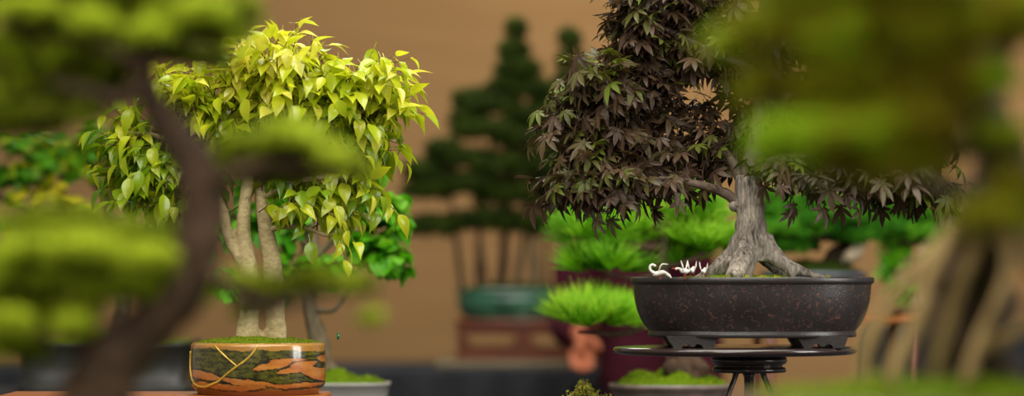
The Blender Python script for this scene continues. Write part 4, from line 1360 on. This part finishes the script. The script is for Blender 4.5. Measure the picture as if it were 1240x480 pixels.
for (px, py, rx, ry, n, tn, dy) in [
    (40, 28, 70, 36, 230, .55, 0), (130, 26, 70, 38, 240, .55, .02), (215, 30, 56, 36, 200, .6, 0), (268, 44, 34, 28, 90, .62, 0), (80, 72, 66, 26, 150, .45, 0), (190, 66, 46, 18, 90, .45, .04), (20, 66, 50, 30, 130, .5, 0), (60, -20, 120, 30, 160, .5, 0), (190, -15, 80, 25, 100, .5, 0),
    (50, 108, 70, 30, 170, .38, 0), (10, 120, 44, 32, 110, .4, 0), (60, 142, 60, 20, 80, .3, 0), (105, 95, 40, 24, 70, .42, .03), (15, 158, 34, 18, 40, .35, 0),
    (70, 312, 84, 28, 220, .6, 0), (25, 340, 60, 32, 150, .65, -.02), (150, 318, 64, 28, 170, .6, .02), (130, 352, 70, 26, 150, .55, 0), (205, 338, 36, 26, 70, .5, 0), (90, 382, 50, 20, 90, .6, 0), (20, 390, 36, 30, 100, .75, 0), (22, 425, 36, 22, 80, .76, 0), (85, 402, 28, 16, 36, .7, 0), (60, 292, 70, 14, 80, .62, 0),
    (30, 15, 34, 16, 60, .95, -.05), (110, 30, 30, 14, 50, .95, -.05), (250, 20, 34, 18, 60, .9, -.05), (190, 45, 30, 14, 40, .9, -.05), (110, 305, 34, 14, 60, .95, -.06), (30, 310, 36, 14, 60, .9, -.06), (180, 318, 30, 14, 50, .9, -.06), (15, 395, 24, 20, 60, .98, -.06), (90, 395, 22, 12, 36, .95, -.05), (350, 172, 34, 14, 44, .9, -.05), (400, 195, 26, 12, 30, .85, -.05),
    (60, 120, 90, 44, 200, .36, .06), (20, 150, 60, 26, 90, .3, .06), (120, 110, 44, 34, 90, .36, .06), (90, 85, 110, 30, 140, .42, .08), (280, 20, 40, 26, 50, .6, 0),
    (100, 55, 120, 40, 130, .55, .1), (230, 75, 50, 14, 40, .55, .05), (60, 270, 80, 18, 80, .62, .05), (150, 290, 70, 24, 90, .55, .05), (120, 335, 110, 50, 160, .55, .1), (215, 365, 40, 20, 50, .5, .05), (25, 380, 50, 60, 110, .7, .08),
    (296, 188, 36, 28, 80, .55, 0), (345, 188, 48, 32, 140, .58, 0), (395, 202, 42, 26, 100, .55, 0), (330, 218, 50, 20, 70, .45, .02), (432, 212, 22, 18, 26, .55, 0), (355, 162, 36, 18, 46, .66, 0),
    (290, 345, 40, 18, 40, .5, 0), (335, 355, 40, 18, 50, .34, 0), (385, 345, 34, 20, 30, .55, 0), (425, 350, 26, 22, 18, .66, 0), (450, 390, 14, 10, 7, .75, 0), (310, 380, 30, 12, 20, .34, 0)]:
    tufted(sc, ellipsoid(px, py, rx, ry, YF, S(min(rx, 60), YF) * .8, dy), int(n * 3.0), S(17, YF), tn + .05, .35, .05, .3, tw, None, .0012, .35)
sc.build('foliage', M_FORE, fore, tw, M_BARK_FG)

# ------------------------------------------------------------------ foreground right: exposed root tree
YR = 3.1
def RP(px, py, dy=0): return np.array(P(px, py, YR + dy))
rb = RP(1130, 462)
root = thing('exposed_root_bonsai', 'large blurred bonsai on exposed pale roots over mossy ground, close to the lens', 'bonsai tree', (rb[0], YR, TF))
zr = rb[2]
mb = MB()
oval_lathe(mb, rb, [(.4, TF), (.82, TF), (.86, TF + .02), (.95, zr - .07), (1, zr - .05), (1, zr - .015), (.95, zr - .015), (.93, zr - .03), (.2, zr - .03)], .215, .18, 64, 2.4)
mb.build('pot', M_CLAY, root)
moss_mound('moss', root, M_MOSSB, (rb[0], YR), .205, .17, .016, zr - .018, .009, 1600, 2.4, .6, 9)
mb = MB()
for i, (pts, r) in enumerate([
    ([(1195, 265), (1150, 290), (1128, 330), (1112, 385), (1090, 430), (1075, 465)], [20, 16, 13, 13, 12, 10]),
    ([(1150, 290), (1105, 330), (1075, 370), (1050, 420), (1045, 465)], [13, 11, 11, 12, 8]),
    ([(1190, 275), (1168, 330), (1152, 380), (1138, 430), (1135, 465)], [14, 11, 9, 8, 7]),
    ([(1210, 270), (1222, 310), (1215, 350), (1195, 395), (1178, 435), (1170, 465)], [15, 11, 10, 10, 10, 9]),
    ([(1235, 300), (1262, 350), (1240, 395), (1205, 415), (1180, 425)], [13, 12, 11, 10, 9]),
    ([(1225, 280), (1265, 330), (1290, 400), (1300, 465)], [15, 13, 12, 10])]):
    tube(mb, [RP(a, b, (-.03, .0, .03, -.05, -.04, .0)[i] * j / 4 - .03) for j, (a, b) in enumerate(pts)], [S(q * .8, YR) for q in r], 28, 14, .25, seed=i * 3.1)
rr = mb.build('roots', M_BARK_RT, root)
mb = MB()
tube(mb, [RP(1205, 300), RP(1205, 255), RP(1215, 210, -.08), RP(1205, 160, -.18), RP(1170, 110, -.3), RP(1130, 70, -.4), RP(1110, 20, -.45), RP(1115, -40, -.48)], [S(q, YR) for q in (46, 42, 34, 27, 22, 18, 13, 8)], 34, 18, .25, seed=1)
tube(mb, [RP(1185, 290, .04), RP(1172, 360, .08), RP(1172, 468, .09)], [S(q, YR) for q in (42, 54, 58)], 16, 16, .35, seed=11)  # dark mass added behind the roots, giving the shade in their gaps
mb.build('trunk', M_BARK_DK, root)
for i, (pts, r) in enumerate([([(1160, 100), (1090, 130), (1020, 150), (950, 165), (910, 185)], [12, 10, 8, 5, 3]), ([(1205, 180), (1150, 180), (1080, 190), (1000, 195)], [13, 11, 8, 4]), ([(1130, 70), (1060, 60), (990, 50), (930, 40)], [11, 9, 7, 4]), ([(1210, 215), (1180, 230), (1140, 228), (1090, 215)], [11, 9, 7, 4]), ([(1180, 120), (1220, 60), (1250, 20)], [11, 8, 5])]):
    branch('branch', root, M_BARK_DK, [RP(a, b, (-.32, -.14, -.4, -.08, -.28)[i] - .08 * j) for j, (a, b) in enumerate(pts)], [S(q, YR) for q in r], 10, .3, i * 2)
sc = Scatter(SPRIG); tw = MB()
for (px, py, rx, ry, n, tn, dy) in [
    (930, 45, 50, 44, 40, .62, 0), (1000, 50, 70, 55, 190, .6, 0), (1080, 50, 75, 60, 260, .55, 0), (1165, 40, 70, 55, 240, .55, .03), (1225, 30, 50, 44, 130, .6, 0), (1060, -15, 150, 30, 200, .65, 0),
    (955, 182, 44, 34, 120, .95, -.03), (1005, 178, 55, 36, 170, .8, -.03), (1060, 172, 60, 46, 220, .66, 0), (1115, 160, 46, 44, 190, .5, 0), (1085, 112, 75, 46, 190, .5, .02), (1010, 112, 60, 46, 130, .62, 0), (935, 112, 40, 34, 40, .66, 0), (1150, 108, 40, 46, 130, .45, 0),
    (1110, 205, 40, 18, 50, .5, 0), (1200, 268, 46, 20, 80, .62, 0), (1225, 235, 24, 26, 40, .5, 0), (1200, 100, 26, 22, 46, .95, 0), (1212, 168, 24, 14, 24, .9, 0), (1250, 40, 26, 24, 30, .6, 0), (885, 60, 26, 30, 12, .66, 0), (1040, 212, 60, 16, 60, .65, 0)]:
    dy = dy - .62
    tufted(sc, ellipsoid(px, py, rx, ry, YR + dy, S(min(rx, 60), YR) * .9), int(n * 2.2), S(21, YR), tn, .3, .05, .2, tw, None, .0009, .2)
sc.build('foliage', M_FORE2, root, tw, M_BARK_DK)

# ------------------------------------------------------------------ light
def area(name, loc, target, size, power, color, sy=None):
    l = bpy.data.lights.new(name, 'AREA')
    l.energy = power
    l.color = color
    l.shape = 'RECTANGLE'
    l.size = size
    l.size_y = sy or size
    o = bpy.data.objects.new(name, l)
    COL.objects.link(o)
    o.location = loc
    o.rotation_euler = (Vector(target) - Vector(loc)).to_track_quat('-Z', 'Y').to_euler()
    return o


area('ceiling_lamp', (.4, 5.0, 3.6), (0, 5.2, 1.2), 2.2, 120, (1, .96, .87))
for i in range(2):
    for j in range(3):
        area('window_light', (2.75 + .19 * (2 * i - 1), 4.0 + .19 * (2 * i - 1), 1.45 + .6 * j), (2.75 - 1 + .19 * (2 * i - 1), 4.0 + 1 + .19 * (2 * i - 1), 1.45 + .6 * j), .46, 9, (1, .98, .95), .52)
area('camera_side_fill', (-.6, -.6, 2.6), (0, 3.4, 1.2), 1.6, 34, (1, .97, .9))  # added fill behind the camera, brightens the nearest leaves
area('hall_lamp', (-1.6, 3.2, 3.4), (-.3, 5.3, 1.3), 1.4, 34, (1, .96, .88))
area('foreground_fill', (0, 1.9, 3.2), (0, 2.4, 1.2), 1.8, 75, (1, .96, .87))  # added overhead fill for the otherwise dark foreground trees
area('wall_lamp', (1.0, 10.4, 3.7), (1.0, 12, 2.3), 3.0, 34, (1, .9, .66), .5)
area('side_wall_fill', (2.6, 10.5, 3.3), (2.3, 12, 1.5), 2.0, 26, (1, .93, .8), .5)  # added fill that lifts the right part of the wall
area('spruce_fill', (-.5, 8.9, 3.5), (-.3, 9.2, 1.0), 1.2, 42, (1, .96, .86))  # added fill above the spruce, also lifts the person and stand
w = bpy.data.worlds.new('hall')
SC.world = w
w.use_nodes = True
bg = w.node_tree.nodes['Background']
bg.inputs[0].default_value = (1.0, .93, .82, 1)
bg.inputs[1].default_value = .25

# ------------------------------------------------------------------ camera
cam = bpy.data.cameras.new('camera')
co = bpy.data.objects.new('camera', cam)
COL.objects.link(co)
co.location = (0, 0, H)
co.rotation_euler = (PI / 2, 0, 0)
cam.lens = LENS
cam.sensor_width = SENS
cam.sensor_fit = 'HORIZONTAL'
cam.shift_y = (HZ - HGT / 2) / W
cam.clip_start = .05
cam.clip_end = 100
cam.dof.use_dof = True
cam.dof.focus_distance = FOCUS
cam.dof.aperture_fstop = LENS / 1000 / .06
SC.camera = co

vs = SC.view_settings
SC.display_settings.display_device = 'sRGB'
vs.view_transform = 'Standard'
vs.look = 'None'
vs.exposure = 0
vs.gamma = 1
vs.use_curve_mapping = False
SC.cycles.use_denoising = True
SC.cycles.max_bounces = 8
SC.cycles.transparent_max_bounces = 4
